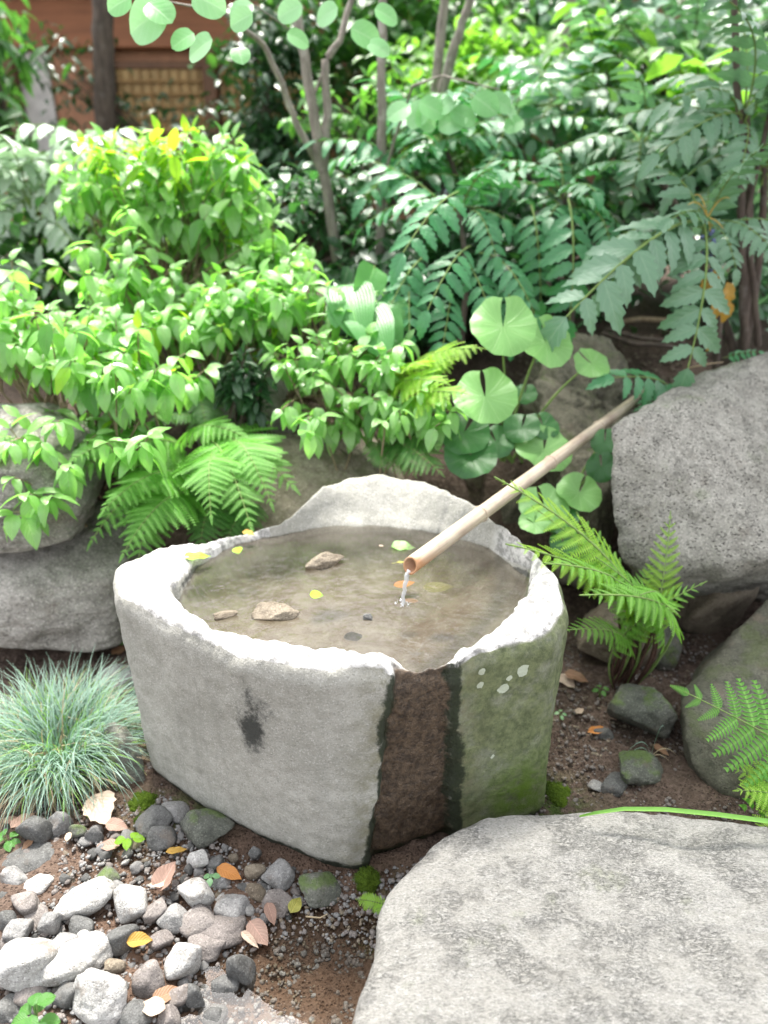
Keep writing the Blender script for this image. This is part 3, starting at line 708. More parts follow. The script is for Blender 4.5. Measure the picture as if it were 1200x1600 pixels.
def ovate(t): return (math.sin(math.pi * min(1, t ** .72)) ** .85) * (1 if t < .8 else 1) + .02
def ellip(t): return max(.02, math.sin(math.pi * t ** .9) ** .75)
def lance(t): return max(.02, (math.sin(math.pi * t ** .7)) ** 1.1)
def roundl(t): return max(.02, (1 - (2 * t ** .9 - 1) ** 2) ** .5) * (1.0 if t < .85 else 1 - (t - .85) * 1.2)
def mahl(t): return max(.02, (math.sin(math.pi * min(1, t ** .62))) ** .8)
def heart(t): return max(.02, (1 - (2 * t ** .75 - 1) ** 2) ** .5 * (1 - .25 * t))
def leaf_mesh(name, mat, *a, **k):
    V, F, UV = leaf_geo(*a, **k); return mesh_np(name, V, F, mat, UV)
def geo_of(me):
    V = np.zeros(len(me.vertices) * 3); me.vertices.foreach_get('co', V); V = V.reshape(-1, 3)
    F = np.array([p.vertices[:] for p in me.polygons])
    UV = np.zeros((len(V), 2)); l = np.zeros(len(me.loops) * 2); me.uv_layers[0].data.foreach_get('uv', l); idx = np.zeros(len(me.loops), int); me.loops.foreach_get('vertex_index', idx); UV[idx] = l.reshape(-1, 2)
    return V, F, UV
class Batch:
    """many leaves joined in one mesh (the ones too deep or too small to pick out)"""
    def __init__(s, geo, mat): s.g = geo; s.mat = mat; s.M = []
    def add(s, M): s.M.append([[M[i][j] for j in range(4)] for i in range(3)])
    def build(s, name):
        V, F, UV = s.g; A = np.array(s.M); n = len(A); k = len(V)
        W_ = np.einsum('nij,kj->nki', A[:, :, :3], V) + A[:, None, :, 3]
        FF = (F[None] + (np.arange(n) * k)[:, None, None]).reshape(-1, F.shape[1])
        return mesh_np(name, W_.reshape(-1, 3), FF, s.mat, np.tile(UV, (n, 1)))
simple_geo = leaf_geo(.5, ellip, 2, 3, .3, .25)
simple_lance = leaf_geo(.34, lance, 2, 3, .3, .3)
simple_round = leaf_geo(.85, heart, 2, 4, .15, .2)

LM_bright = leaf_mat('bright_leaf', (.16, .36, .085), (.27, .49, .165), (.36, .80, .12), K=8, rough=.27, trans=.44, spec=1.0)
LM_yel = leaf_mat('young_leaf', (.16, .36, .018), (.24, .44, .025), (.50, .85, .04), K=8, rough=.38, trans=.5)
LM_mid = leaf_mat('mid_leaf', (.05, .17, .028), (.08, .23, .04), (.18, .5, .05), K=8, rough=.35, trans=.35)
LM_mah = leaf_mat('mahonia_leaf', (.04, .185, .07), (.07, .25, .10), (.12, .46, .10), K=5, rough=.34, trans=.22, spec=.55)
LM_mahp = leaf_mat('pale_mahonia_leaf', (.10, .215, .125), (.15, .28, .17), (.2, .46, .16), K=5, rough=.30, trans=.25, spec=.7)
LM_white = leaf_mat('sun_whitened_leaf', (.26, .36, .26), (.34, .43, .33), (.3, .5, .25), K=5, rough=.32, trans=.25, spec=.8)  # leaf colour whitened to imitate overexposed sunlight on the far-left mahonia
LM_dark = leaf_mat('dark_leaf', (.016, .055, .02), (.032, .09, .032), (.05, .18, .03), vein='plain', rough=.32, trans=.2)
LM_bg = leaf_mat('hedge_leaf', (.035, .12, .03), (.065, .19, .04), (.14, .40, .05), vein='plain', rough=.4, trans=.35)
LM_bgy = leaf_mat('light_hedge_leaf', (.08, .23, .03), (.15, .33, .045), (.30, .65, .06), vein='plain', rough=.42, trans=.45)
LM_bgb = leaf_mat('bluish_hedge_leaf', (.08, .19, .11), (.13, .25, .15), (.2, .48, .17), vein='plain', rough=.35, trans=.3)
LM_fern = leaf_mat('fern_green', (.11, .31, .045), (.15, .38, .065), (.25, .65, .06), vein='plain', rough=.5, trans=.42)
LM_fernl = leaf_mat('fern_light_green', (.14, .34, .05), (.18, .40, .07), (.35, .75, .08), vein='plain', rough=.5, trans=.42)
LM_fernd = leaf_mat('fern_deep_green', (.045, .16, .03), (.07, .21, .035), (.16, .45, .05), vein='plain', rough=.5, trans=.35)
LM_ferny = leaf_mat('fern_yellow_green', (.19, .38, .035), (.25, .45, .05), (.5, .85, .08), vein='plain', rough=.5, trans=.45)
LM_far = leaf_mat('leopard_leaf', (.17, .37, .10), (.22, .44, .15), (.28, .62, .10), vein='radial', K=9, rough=.36, trans=.3, vs=.85)
LM_fard = leaf_mat('deep_leopard_leaf', (.03, .125, .03), (.045, .16, .04), (.10, .33, .05), vein='radial', K=9, rough=.36, trans=.25, vs=.8)
LM_hosta = leaf_mat('hosta_leaf', (.06, .23, .05), (.09, .29, .07), (.18, .5, .08), vein='parallel', K=11, rough=.40, trans=.3, vs=.5)
LM_round = leaf_mat('round_leaf', (.16, .38, .15), (.30, .52, .30), (.45, .82, .36), K=5, vs=.45, vb=.15, rough=.32, trans=.45)
LM_grass = leaf_mat('blue_grass', (.17, .28, .22), (.26, .38, .32), (.22, .45, .22), vein='plain', rough=.5, trans=.25)
LM_straw = leaf_mat('straw', (.35, .27, .17), (.46, .38, .25), (.4, .3, .15), vein='plain', rough=.7, trans=.2)
LM_gblade = leaf_mat('grass_green', (.13, .30, .05), (.18, .36, .07), (.3, .6, .08), vein='plain', rough=.45, trans=.3)
DM_pink = leaf_mat('pinkish_dead_leaf', (.27, .165, .125), (.36, .24, .19), (.4, .2, .13), K=8, rough=.6, trans=.25)
DM_pale = leaf_mat('pale_dead_leaf', (.52, .40, .31), (.60, .48, .38), (.5, .35, .22), K=8, rough=.6, trans=.25)
DM_brown = leaf_mat('brown_dead_leaf', (.20, .11, .06), (.28, .16, .09), (.3, .13, .05), K=8, rough=.55, trans=.2)
DM_orange = leaf_mat('orange_dead_leaf', (.50, .19, .04), (.58, .24, .06), (.6, .25, .04), K=8, rough=.45, trans=.3)
DM_gold = leaf_mat('golden_dead_leaf', (.42, .24, .04), (.5, .30, .05), (.55, .32, .04), K=8, rough=.45, trans=.3)
DM_lime = leaf_mat('lime_fallen_leaf', (.30, .58, .02), (.38, .66, .03), (.5, .9, .05), K=7, rough=.4, trans=.35)
DM_sunk = leaf_mat('sunken_leaf', (.13, .12, .03), (.16, .14, .04), (.1, .1, .03), K=7, rough=.6, trans=.1)
DM_olive = leaf_mat('olive_sunken_leaf', (.30, .30, .06), (.36, .34, .08), (.4, .4, .08), K=7, rough=.5, trans=.2)
def bark_mat(name, c1, c2, sc=1.0, lich=.4):
    n = NT(name); v = n.coord('Object')
    a = n.noise(n.node('ShaderNodeMapping', Vector=v, Scale=(34 * sc, 34 * sc, 8 * sc)).outputs[0], 1.0, 6, .65); b = n.noise(v, 14 * sc, 5, .6)
    col = n.mix(n.mapr(a, .35, .65), c1, c2)
    col = n.mix(n.mapr(b, .55, .66, 0, lich), col, (.42, .40, .37))
    return n.fin(Base_Color=col, Roughness=.85, Normal=n.bump(a, .6, .006))
B_grey = bark_mat('grey_bark', (.15, .13, .11), (.25, .22, .19))
B_dark = bark_mat('dark_bark', (.05, .036, .028), (.10, .075, .058), 1.0, .1)
B_twig = bark_mat('twig_bark', (.16, .12, .07), (.25, .19, .12), 2.0, .15)
B_green = bark_mat('green_stem', (.12, .20, .05), (.18, .26, .07), 2.0, 0)
B_red = bark_mat('dark_red_stem', (.05, .022, .016), (.09, .045, .03), 2.0, 0)

# shared leaf meshes
ML_br = [leaf_mesh('leaf', LM_bright, .52, ovate, 4, 8, .22, .28 + .12 * k, 0, .01) for k in range(3)]
ML_ye = [leaf_mesh('leaf', LM_yel, .46, ovate, 4, 8, .25, .2 + .15 * k, 0, .01) for k in range(2)]
ML_mi = [leaf_mesh('leaf', LM_mid, .5, ovate, 4, 8, .2, .25 + .15 * k, 0, .01) for k in range(2)]
ML_dk = [leaf_mesh('leaf', LM_dark, .36, ellip, 4, 6, .2, .2, 0, .01)]
ML_mh = leaf_mesh('leaflet', LM_mah, .37, mahl, 4, 11, .2, .26, .24, .012)
ML_mp = leaf_mesh('leaflet', LM_mahp, .38, mahl, 4, 11, .2, .3, .24, .012)
ML_ro = [leaf_mesh('leaf', LM_round, .95, roundl, 6, 12, .10, .18, 0, .004)]
ML_ho = leaf_mesh('leaf', LM_hosta, .72, heart, 8, 10, .22, .35, 0, .012)
ML_bgy = [leaf_mesh('leaf', LM_bgy, .5, ovate, 4, 6, .2, .25)]

# ================================================================== COMPOUND LEAVES AND FERN FRONDS
def arch_pt(t, a): return Vector((0, t, a * 4 * t * (1 - t) * (1 - .25 * t)))
def arch_tan(t, a): return (arch_pt(min(1, t + .02), a) - arch_pt(max(0, t - .02), a)).normalized()
def compound_proto(leaf, n, arch, L0=.30, bare=.16, stemmat=B_green):
    t = Tubes(); t.add([arch_pt(i / 12, arch) for i in range(13)], .010, .005, 5)
    me = t.build('compound_leaf', stemmat); ch = []
    for i in range(n):
        f = bare + (1 - bare) * (i + .2) / n * .97
        s = L0 * (.62 + .38 * math.sin(math.pi * min(1, (.25 + f) * .72))) * (1 if i < n - 1 else .95)
        tg = arch_tan(f, arch); p = arch_pt(f, arch); up = tg.cross(Vector((1, 0, 0))) * -1
        if up.z < 0: up = -up
        for sd_ in (-1, 1):
            d = (Vector((sd_, 0, 0)) * 1.0 + tg * (.38 + .25 * f + R.uniform(-.12, .12)) - up * (.05 + .35 * R.random())).normalized()
            ch.append((leaf, place(p, d, up + Vector((sd_ * .2 + R.uniform(-.35, .35), R.uniform(-.2, .2), 0)), s * R.uniform(.8, 1.14))))
    ch.append((leaf, place(arch_pt(1, arch), arch_tan(1, arch) - Vector((0, 0, .25)), (0, 0, 1), L0 * .95, 1.15)))
    return me, ch
CP = [compound_proto(ML_mh, 6, .14, .29), compound_proto(ML_mh, 7, .20, .27), compound_proto(ML_mh, 5, .10, .32)]
CPp = [compound_proto(ML_mp, 7, .15, .28), compound_proto(ML_mp, 6, .22, .30)]

ML_mw = leaf_mesh('leaflet', LM_white, .40, mahl, 4, 9, .2, .3, .15, .012)
CPw = [compound_proto(ML_mw, 7, .22, .28), compound_proto(ML_mw, 6, .28, .30)]

def pinna_mesh(name, mat, n=15, width=.26, lobe=.5):
    V = []; F = []; UV = []
    def q(x, y, z): V.append((x, y, z)); UV.append((.5 + x, y)); return len(V) - 1
    for i in range(n):
        t = (i + .3) / n; w = width * (1 - t) ** .55 * (.55 + .45 * min(1, t * 6)) ; h = 1 / n * (.92 - .1 * t)
        zz = -.16 * t * t
        for s in (-1, 1):
            a = q(0, t, zz); b = q(0, t + h * .93, zz - .004); c = q(s * w * .6, t + h * 1.02 + w * .06, zz + .014); d = q(s * w, t + h * .85 + w * .2, zz - .02); e = q(s * w * .6, t + h * .30 + w * .06, zz + .014)
            f = (a, e, d, c, b) if s > 0 else (a, b, c, d, e)
            F.append((f[0], f[1], f[2])); F.append((f[0], f[2], f[3])); F.append((f[0], f[3], f[4]))
    return mesh_np(name, V, np.array(F), mat, UV, smooth=False)
def frond_proto(mat, n, arch, shape, W_, bare=.12, stemmat=B_green, droop=.15, pn=15, ang=.35, pw=.26):
    pm = pinna_mesh('pinna', mat, pn, pw)
    t = Tubes(); t.add([arch_pt(i / 14, arch) for i in range(15)], .007, .0025, 5)
    me = t.build('frond', stemmat); ch = []
    for i in range(n):
        f = bare + (1 - bare) * ((i + .1) / n) ** .93; s = W_ * shape((i + .1) / n)
        tg = arch_tan(f, arch); p = arch_pt(f, arch); up = tg.cross(Vector((-1, 0, 0)))
        if up.z < 0: up = -up
        for sd_ in (-1, 1):
            d = (Vector((sd_, 0, 0)) + tg * (ang + .5 * f * f) - up * (droop + R.uniform(-.12, .18))).normalized()
            ch.append((pm, place(p, d, up + Vector((R.uniform(-.3, .3), R.uniform(-.15, .15), 0)), s * R.uniform(.84, 1.06))))
    ch.append((pm, place(arch_pt(.97, arch), arch_tan(1, arch), (0, 0, 1), W_ * .22)))
    return me, ch
tri = lambda t: max(.1, 1.0 - t * .92) * (1 if t > .06 else .9)
lan = lambda t: max(.08, math.sin(math.pi * min(1, .22 + t * .80)) ** .8)
FP_left = [frond_proto(LM_fern, 13, .16, tri, .46), frond_proto(LM_fern, 14, .22, tri, .42)]
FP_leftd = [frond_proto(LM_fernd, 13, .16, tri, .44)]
FP_right = [frond_proto(LM_fernl, 16, .24, lan, .13, .34, B_green, .1, 14, .45, .22), frond_proto(LM_fernl, 15, .3, lan, .135, .36, B_green, .1, 14, .45, .22), frond_proto(LM_ferny, 16, .2, lan, .12, .36, B_green, .1, 13, .5, .22)]
FP_yel = [frond_proto(LM_ferny, 13, .14, lan, .30, .08, B_green, .12, 11, .4)]
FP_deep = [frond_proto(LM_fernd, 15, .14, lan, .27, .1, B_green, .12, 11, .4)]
FP_lac = [frond_proto(LM_fern, 8, .10, tri, .42, .16, B_green, .1, 11, .35, .30)]

def put_frond(root, proto, a, b, up=(0, 0, 1), roll=0.0, name='frond', child='pinna'):
    """a frond of root reaching from world point a to world point b"""
    me, ch = proto; L = (b - a).length
    M = Matrix.Translation(a - root.location) @ basis(b - a, up) @ Matrix.Rotation(roll, 4, 'Y') @ Matrix.Scale(L, 4)
    o = link(name, me, root, M)
    for m, T in ch: link(child, m, o, T)
    return o

# ================================================================== FERNS
def fern(loc, fronds, protos, label, group=None):
    root = empty('fern', loc, label, 'fern', group)
    for f in fronds:
        a, b = f[0], f[1]; pr = f[2] if len(f) > 2 else R.choice(protos)
        fo = put_frond(root, pr, a, b, f[3] if len(f) > 3 else (0, -.35, 1), R.uniform(-.15, .15))
        if pr in FP_right:
            t = Tubes(); t.add([arch_pt(i / 14, .2) for i in range(7)], .0085, .0065, 6); link('dark_stem', t.build('dark_stem', B_red), fo)
    return root
L0 = P(330, 800, Y=2.36); 
fern(P(300, 850, Y=2.3), [
    (P(330, 690, Y=2.42), P(392, 822, Y=2.02), FP_left[0]), (P(300, 735, Y=2.40), P(140, 850, Y=2.08), FP_left[1]), (P(250, 760, Y=2.35), P(215, 885, Y=1.96), FP_left[0]),
    (P(330, 680, Y=2.55), P(460, 762, Y=2.25), FP_left[0]), (P(280, 690, Y=2.5), P(395, 690, Y=2.35), FP_left[1]), (P(300, 700, Y=2.5), P(95, 760, Y=2.22), FP_left[1]),
    (P(250, 690, Y=2.5), P(70, 720, Y=2.30), FP_left[0]), (P(345, 700, Y=2.5), P(300, 800, Y=2.2), FP_leftd[0]), (P(340, 770, Y=2.3), P(310, 880, Y=2.06), FP_leftd[0]), (P(400, 780, Y=2.3), P(345, 868, Y=2.1), FP_leftd[0]),
    (P(330, 760, Y=2.36), P(240, 800, Y=2.12), FP_leftd[0]), (P(300, 720, Y=2.5), P(200, 760, Y=2.3), FP_leftd[0]), (P(290, 740, Y=2.3), P(160, 800, Y=2.0), FP_left[0]), (P(300, 770, Y=2.26), P(190, 870, Y=1.95), FP_left[1]), (P(340, 710, Y=2.36), P(330, 810, Y=2.0), FP_left[1]), (P(360, 690, Y=2.4), P(425, 790, Y=2.1), FP_left[1]), (P(230, 700, Y=2.4), P(110, 720, Y=2.14), FP_left[0])], FP_left, 'broad bright green fern spreading over the left back edge of the basin')
B0 = P(968, 1075, Y=1.93)
fr = []
for (px, py, Y, k) in [(772, 745, 1.78, 2), (790, 850, 1.66, 2), (830, 790, 1.9, 0), (900, 800, 2.05, 1), (1048, 798, 1.95, 2), (1105, 908, 1.75, 0), (1060, 960, 1.62, 1), (880, 985, 1.62, 0),
                       (850, 880, 1.6, 0), (905, 930, 1.55, 1), (1020, 870, 2.05, 0), (930, 870, 1.75, 0), (1000, 930, 1.62, 1), (960, 905, 1.7, 0)]:
    fr.append((B0 + Vector((R.uniform(-.03, .03), R.uniform(-.03, .03), .02)), P(px, py, Y=Y), FP_right[k]))
fern(B0, fr, FP_right, 'upright fern with dark red stems between the basin and the big boulder')
fern(P(640, 600, Y=2.62), [(P(625, 590, Y=2.66), P(760, 545, Y=2.5)), (P(630, 600, Y=2.66), P(655, 570, Y=2.4)), (P(640, 620, Y=2.6), P(720, 560, Y=2.5)), (P(610, 650, Y=2.55), P(730, 615, Y=2.3)), (P(600, 620, Y=2.6), P(700, 600, Y=2.35))], FP_yel,
     'small yellow green fern left of the round leopard plant leaves')
fern(P(600, 700, Y=2.5), [(P(590, 690, Y=2.52), P(692, 742, Y=2.22)), (P(585, 700, Y=2.52), P(650, 745, Y=2.26)), (P(600, 690, Y=2.52), P(690, 700, Y=2.3)), (P(580, 690, Y=2.5), P(600, 735, Y=2.3))], FP_deep, 'little deep green fern peeping over the back rim of the basin')
fern(P(1260, 1190, Y=1.55), [(P(1290, 1210, Y=1.42), P(1068, 1080, Y=1.40), FP_lac[0], (0, -.8, .6))], FP_lac, 'single pale fern frond laid across the mossy boulder')
fern(P(1250, 1290, Y=1.36), [(P(1260, 1270, Y=1.34), P(1145, 1200, Y=1.36), FP_yel[0]), (P(1260, 1270, Y=1.34), P(1150, 1235, Y=1.30), FP_yel[0]), (P(1260, 1275, Y=1.34), P(1180, 1300, Y=1.24), FP_yel[0]), (P(1260, 1260, Y=1.36), P(1195, 1180, Y=1.42), FP_yel[0])], FP_yel, 'bright fern at the corner of the stepping stone under the mossy boulder')
fern(P(574, 1400, Y=1.17), [(P(606, 1415, Y=1.13), P(556, 1405, Y=1.15), FP_yel[0], (0, -.5, 1)), (P(606, 1415, Y=1.13), P(580, 1425, Y=1.12), FP_yel[0], (0, -.5, 1))], FP_yel, 'tiny fern sprig beside the moss at the foot of the overflow channel')
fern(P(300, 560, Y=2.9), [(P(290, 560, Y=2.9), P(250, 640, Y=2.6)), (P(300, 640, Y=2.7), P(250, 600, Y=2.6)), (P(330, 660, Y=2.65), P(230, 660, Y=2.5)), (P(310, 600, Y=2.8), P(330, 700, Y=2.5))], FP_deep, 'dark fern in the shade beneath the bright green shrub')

# ================================================================== LEOPARD PLANTS (round leaves) AND HOSTA
def disc_leaf(name, mat, notch=.3, cup=.12, seed=0, lob=13):
    rs = random.Random(seed); V = [(0, 0, 0)]; UV = [(.5, 0)]; F = []; ns, nr = 52, 6
    for r in range(1, nr + 1):
        f = r / nr
        for k in range(ns + 1):
            a0 = notch * (1 - f) ** .7 + .025; a = math.pi / 2 + a0 + (2 * math.pi - 2 * a0) * k / ns
            ph = ((k / ns * lob) % 1) - .5
            rr = f * (1 - .11 * (.25 - ph * ph) * f ** 3 * (1 if True else 0) + .09 * (1 - math.sin(a)) * .3)
            e_ = min(k, ns - k) / ns; lobe = 1 + .14 * math.exp(-(e_ / .13) ** 2) - .16 * f * math.exp(-(e_ / .035) ** 2)
            V.append((rr * lobe * math.cos(a) * .52, rr * lobe * math.sin(a) * .5, cup * f * f * .5 + .045 * f * f * math.sin(a * 3 + seed) + .018 * f ** 3 * math.sin(a * 7 + 2 * seed) + .004 * f * math.sin(a * 11) - .10 * f ** 4 * (.5 + .5 * math.sin(a * 2 + seed))))
            UV.append((k / ns, f))
    for k in range(ns): F.append((0, 1 + k, 2 + k))
    for r in range(nr - 1):
        for k in range(ns):
            a = 1 + r * (ns + 1) + k; F.append((a, a + ns + 1, a + ns + 2, a + 1))
    return mesh_np(name, V, [tuple(f) for f in F], mat, UV)
DL = [disc_leaf('leaf', LM_far, .20, .14, s) for s in (1, 2, 3)]; DD = [disc_leaf('leaf', LM_fard, .20, .12, s) for s in (4, 5)]
def leopard(loc, leaves, label):
    root = empty('leopard_plant', loc, label, 'leopard plant')
    for (px, py, Y, w, nrm, spin, kind) in leaves:
        p = P(px, py, Y=Y); s = .93 * w / FPX * zc(p)
        n = Vector(nrm).normalized(); yv = Vector((math.sin(spin), .7 * math.cos(spin), .7 * math.cos(spin)))
        M = place(p - loc, yv, n, s)
        o = link('leaf', (DL if kind else DD)[R.randrange(3 if kind else 2)], root)
        # matrix with exact normal: rebuild so that Z is n
        z = n; y = (yv - z * yv.dot(z)).normalized(); x = y.cross(z); Mx = Matrix.Identity(4)
        for i in range(3): Mx[i][0], Mx[i][1], Mx[i][2] = x[i], y[i], z[i]
        o.matrix_basis = Matrix.Translation(p - loc) @ Mx @ Matrix.Scale(s, 4)
        t = Tubes(); q = p - loc; t.add(bez(Vector((R.uniform(-.04, .04), R.uniform(-.03, .03), 0)), Vector((q.x * .5, q.y * .4 + .08, q.z * .7)), q - n * .05 + Vector((0, .04, 0)), q, 10), .005, .0032, 6)
        link('petiole', t.build('petiole', B_green), root)
    return root
leopard(P(800, 720, Y=2.55), [(786, 510, 2.42, 106, (0, -.75, .66), .05, 1), (853, 535, 2.50, 92, (.25, -.7, .65), -.35, 1), (758, 620, 2.34, 104, (-.05, -.62, .78), -.08, 1), (725, 675, 2.42, 84, (.1, -.6, .8), .5, 0), (735, 712, 2.36, 86, (0, -.55, .83), .1, 0),
                              (815, 668, 2.46, 58, (-.2, -.6, .8), .3, 0), (848, 665, 2.5, 56, (.2, -.5, .85), -.2, 0), (850, 702, 2.42, 92, (.1, -.5, .85), .2, 1), (925, 568, 2.60, 62, (.2, -.55, .8), -.9, 1), (775, 690, 2.44, 60, (0, -.6, .8), -.4, 0), (820, 615, 2.6, 40, (0, -.6, .8), .2, 0)],
        'leopard plant with large round pale green leaves behind the spout')
leopard(P(880, 830, Y=2.3), [(905, 770, 2.2, 74, (.1, -.5, .86), .4, 1), (850, 792, 2.16, 80, (0, -.55, .83), -.2, 1), (875, 810, 2.14, 60, (-.2, -.5, .84), .8, 0), (945, 690, 2.34, 44, (-.4, -.7, .5), .2, 0), (940, 730, 2.3, 50, (-.3, -.8, .5), 0, 0), (835, 815, 2.1, 50, (-.1, -.5, .85), .3, 1), (880, 850, 2.08, 46, (0, -.6, .8), 0, 0)],
        'leopard plant growing under the bamboo spout beside the fern')
def hosta(loc, leaves, label):
    root = empty('hosta', loc, label, 'hosta')
    for (a, b, n) in leaves: link('leaf', ML_ho, root, place(a - loc, b - a, n, (b - a).length))
    t = Tubes()
    for (a, b, n) in leaves: q = a - loc; t.add(bez(Vector((0, 0, 0)), Vector((q.x * .4, q.y * .4, q.z * .8)), q, None, 8), .006, .004, 6)
    link('stalks', t.build('stalks', B_green), root); return root
hosta(P(585, 560, Y=2.75), [(P(540, 445, Y=2.8), P(560, 500, Y=2.55), (0, -.6, .8)), (P(585, 415, Y=2.85), P(570, 470, Y=2.7), (.5, -.6, .6)), (P(590, 480, Y=2.75), P(620, 535, Y=2.6), (-.1, -.5, .85)), (P(560, 480, Y=2.75), P(600, 525, Y=2.5), (.1, -.6, .8)), (P(610, 470, Y=2.8), P(640, 505, Y=2.7), (0, -.5, .8)), (P(530, 470, Y=2.7), P(520, 500, Y=2.6), (-.2, -.5, .8))],
      'hosta with ribbed heart shaped leaves at the foot of the thin trunks')

# ================================================================== SHRUBS
def sprig(emit, twigs, tip, d, L, size, pairs=3, droopy=.5):
    """leaf pairs along the last L metres of a shoot ending in tip with direction d"""
    d = d.normalized(); a0 = R.uniform(0, 3.14)
    side = d.cross(Vector((0, 0, 1)))
    if side.length < .1: side = Vector((1, 0, 0))
    side.normalize(); oth = d.cross(side)
    for k in range(pairs):
        p = tip - d * (L * (pairs - 1 - k) / max(1, pairs - 1))
        s = size * (.6 + .55 * R.random()) * (1.0 if k < pairs - 1 else .8)
        for q in (0, 1):
            a = a0 + (math.pi / 2) * (k % 2) + math.pi * q + R.uniform(-.3, .3)
            out = side * math.cos(a) + oth * math.sin(a) * .75
            dr = (out + d * (.30 + .3 * (k == pairs - 1)) + Vector((0, 0, -droopy * R.uniform(.5, 1.5)))).normalized()
            n = Vector((R.uniform(-.25, .25), R.uniform(-.35, .15), 1)) + out * .4
            emit(place(p + dr * .008, dr, n, s))
    if pairs > 2:
        dr = (d + Vector((R.uniform(-.3, .3), R.uniform(-.3, .3), -.3 * droopy))).normalized(); emit(place(tip, dr, (dr.x * -.3, -.4, 1), size * .6))
def shrub(label, base, blobs, leafs, n_obj, n_mass, size, stemmat=B_twig, pairs=3, droopy=.55, cat='shrub', name='leafy_shrub', group=None, massmat=None, up=.5, L=.07, explicit=()):
    root = empty(name, base, label, cat, group)
    tw = Tubes(); mass = Batch(geo_of(leafs[0]), massmat or leafs[0].materials[0])
    tot = sum(b[2] for b in blobs); cnt = 0
    tips = []
    for (c, r, w) in blobs:
        for i in range(int(round((n_obj + n_mass) * w / tot))):
            v = Vector((R.gauss(0, 1), R.gauss(0, 1), abs(R.gauss(.25, .9)) if R.random() < .8 else R.gauss(0, 1))).normalized()
            inner = R.random() < n_mass / (n_obj + n_mass)
            k = (R.uniform(.35, .8) if inner else R.uniform(.8, 1.06))
            p = c + Vector((v.x * r[0], v.y * r[1], v.z * r[2])) * k
            tips.append((p, v, inner, c))
    for (p, v) in explicit: tips.append((p, v, False, p - v * .3))
    objs = 0
    for (p, v, inner, c) in tips:
        d = (v * .8 + Vector((0, 0, up))).normalized()
        if R.random() < .35: d = (v + Vector((0, 0, -.15))).normalized()
        b0 = base + Vector((R.uniform(-.06, .06), R.uniform(-.06, .06), 0))
        if R.random() < .5:
            mid = c + Vector((R.uniform(-.1, .1), R.uniform(-.1, .1), -.25)); tw.add([q - base for q in bez(mid, (mid + p) / 2 + Vector((0, 0, .04)), p - d * .06, p, 6)], .0035, .0016, 5)
        else: tw.add([q - base for q in bez(b0, Vector((b0.x * .6 + p.x * .4, b0.y * .6 + p.y * .4, (b0.z + p.z) / 2)), p - d * .12, p, 8)], .006, .0018, 5)
        if inner or objs > 285: sprig(lambda M: mass.add(Matrix.Translation(-base) @ M), tw, p, d, L, size, pairs, droopy)
        else:
            def em(M):
                nonlocal objs
                objs += 1; link('leaf', R.choice(leafs), root, Matrix.Translation(-base) @ M)
            sprig(em, tw, p, d, L, size, pairs, droopy)
    link('branches', tw.build('branches', stemmat), root)
    if mass.M: tag(link('inner_foliage', mass.build('inner_foliage'), root), kind='stuff')
    return root
def V3(*a): return Vector(a)
# the bright green sunlit shrubs
G1 = 'bright green shrubs left of the spout'
shrub('bright green drooping shrub hanging over the two stacked left boulders', P(150, 760, Y=2.75), [(P(60, 560, Y=2.55), (.34, .26, .22), 1.1), (P(-30, 500, Y=2.7), (.28, .26, .24), .7), (P(200, 590, Y=2.45), (.24, .22, .20), 1), (P(140, 665, Y=2.5), (.32, .12, .09), .7), (P(70, 680, Y=2.3), (.16, .14, .07), .3)],
      ML_br * 2 + ML_mi[:1] + ML_ye[:1], 48, 56, .104, group=G1, pairs=3, droopy=.9,
      explicit=[(P(60, 690, Y=2.12), V3(.1, -.9, .1)), (P(105, 725, Y=2.1), V3(.4, -.9, 0)), (P(15, 690, Y=2.14), V3(-.2, -.9, .1)), (P(90, 660, Y=2.2), V3(.3, -.8, .2)), (P(40, 770, Y=2.06), V3(.1, -.9, -.1)), (P(75, 775, Y=2.05), V3(.5, -.8, -.1)), (P(20, 745, Y=2.1), V3(-.3, -.9, 0)), (P(215, 690, Y=2.1), V3(.2, -.9, .1)), (P(165, 690, Y=2.12), V3(-.2, -.9, .1)), (P(235, 680, Y=2.1), V3(.6, -.7, .1)), (P(20, 800, Y=2.04), V3(-.5, -.8, -.1))])
shrub('bright green shrub with the thickest crown, in full sun above the broad fern', P(330, 680, Y=3.0), [(P(180, 480, Y=2.95), (.32, .28, .22), 1), (P(330, 500, Y=2.85), (.28, .26, .2), 1), (P(400, 470, Y=2.9), (.24, .24, .18), .8)], ML_br * 3 + ML_mi + ML_ye[:1], 48, 52, .108, group=G1, droopy=.85)
shrub('bright green shrub arching low towards the yellow green fern', P(470, 620, Y=2.95), [(P(500, 480, Y=2.85), (.24, .24, .16), .9), (P(560, 570, Y=2.6), (.24, .2, .14), 1), (P(640, 630, Y=2.45), (.18, .14, .11), .8), (P(480, 570, Y=2.6), (.15, .15, .1), .4), (P(570, 650, Y=2.55), (.2, .10, .08), .5)],
      ML_br * 2 + ML_mi[:1], 47, 34, .092, group=G1, droopy=.8, explicit=[(P(485, 675, Y=2.3), V3(0, -.8, -.4)), (P(480, 655, Y=2.35), V3(-.3, -.8, -.2)), (P(440, 640, Y=2.4), V3(-.5, -.8, -.1)), (P(690, 660, Y=2.3), V3(.6, -.7, 0)), (P(500, 650, Y=2.36), V3(.4, -.8, -.2))])
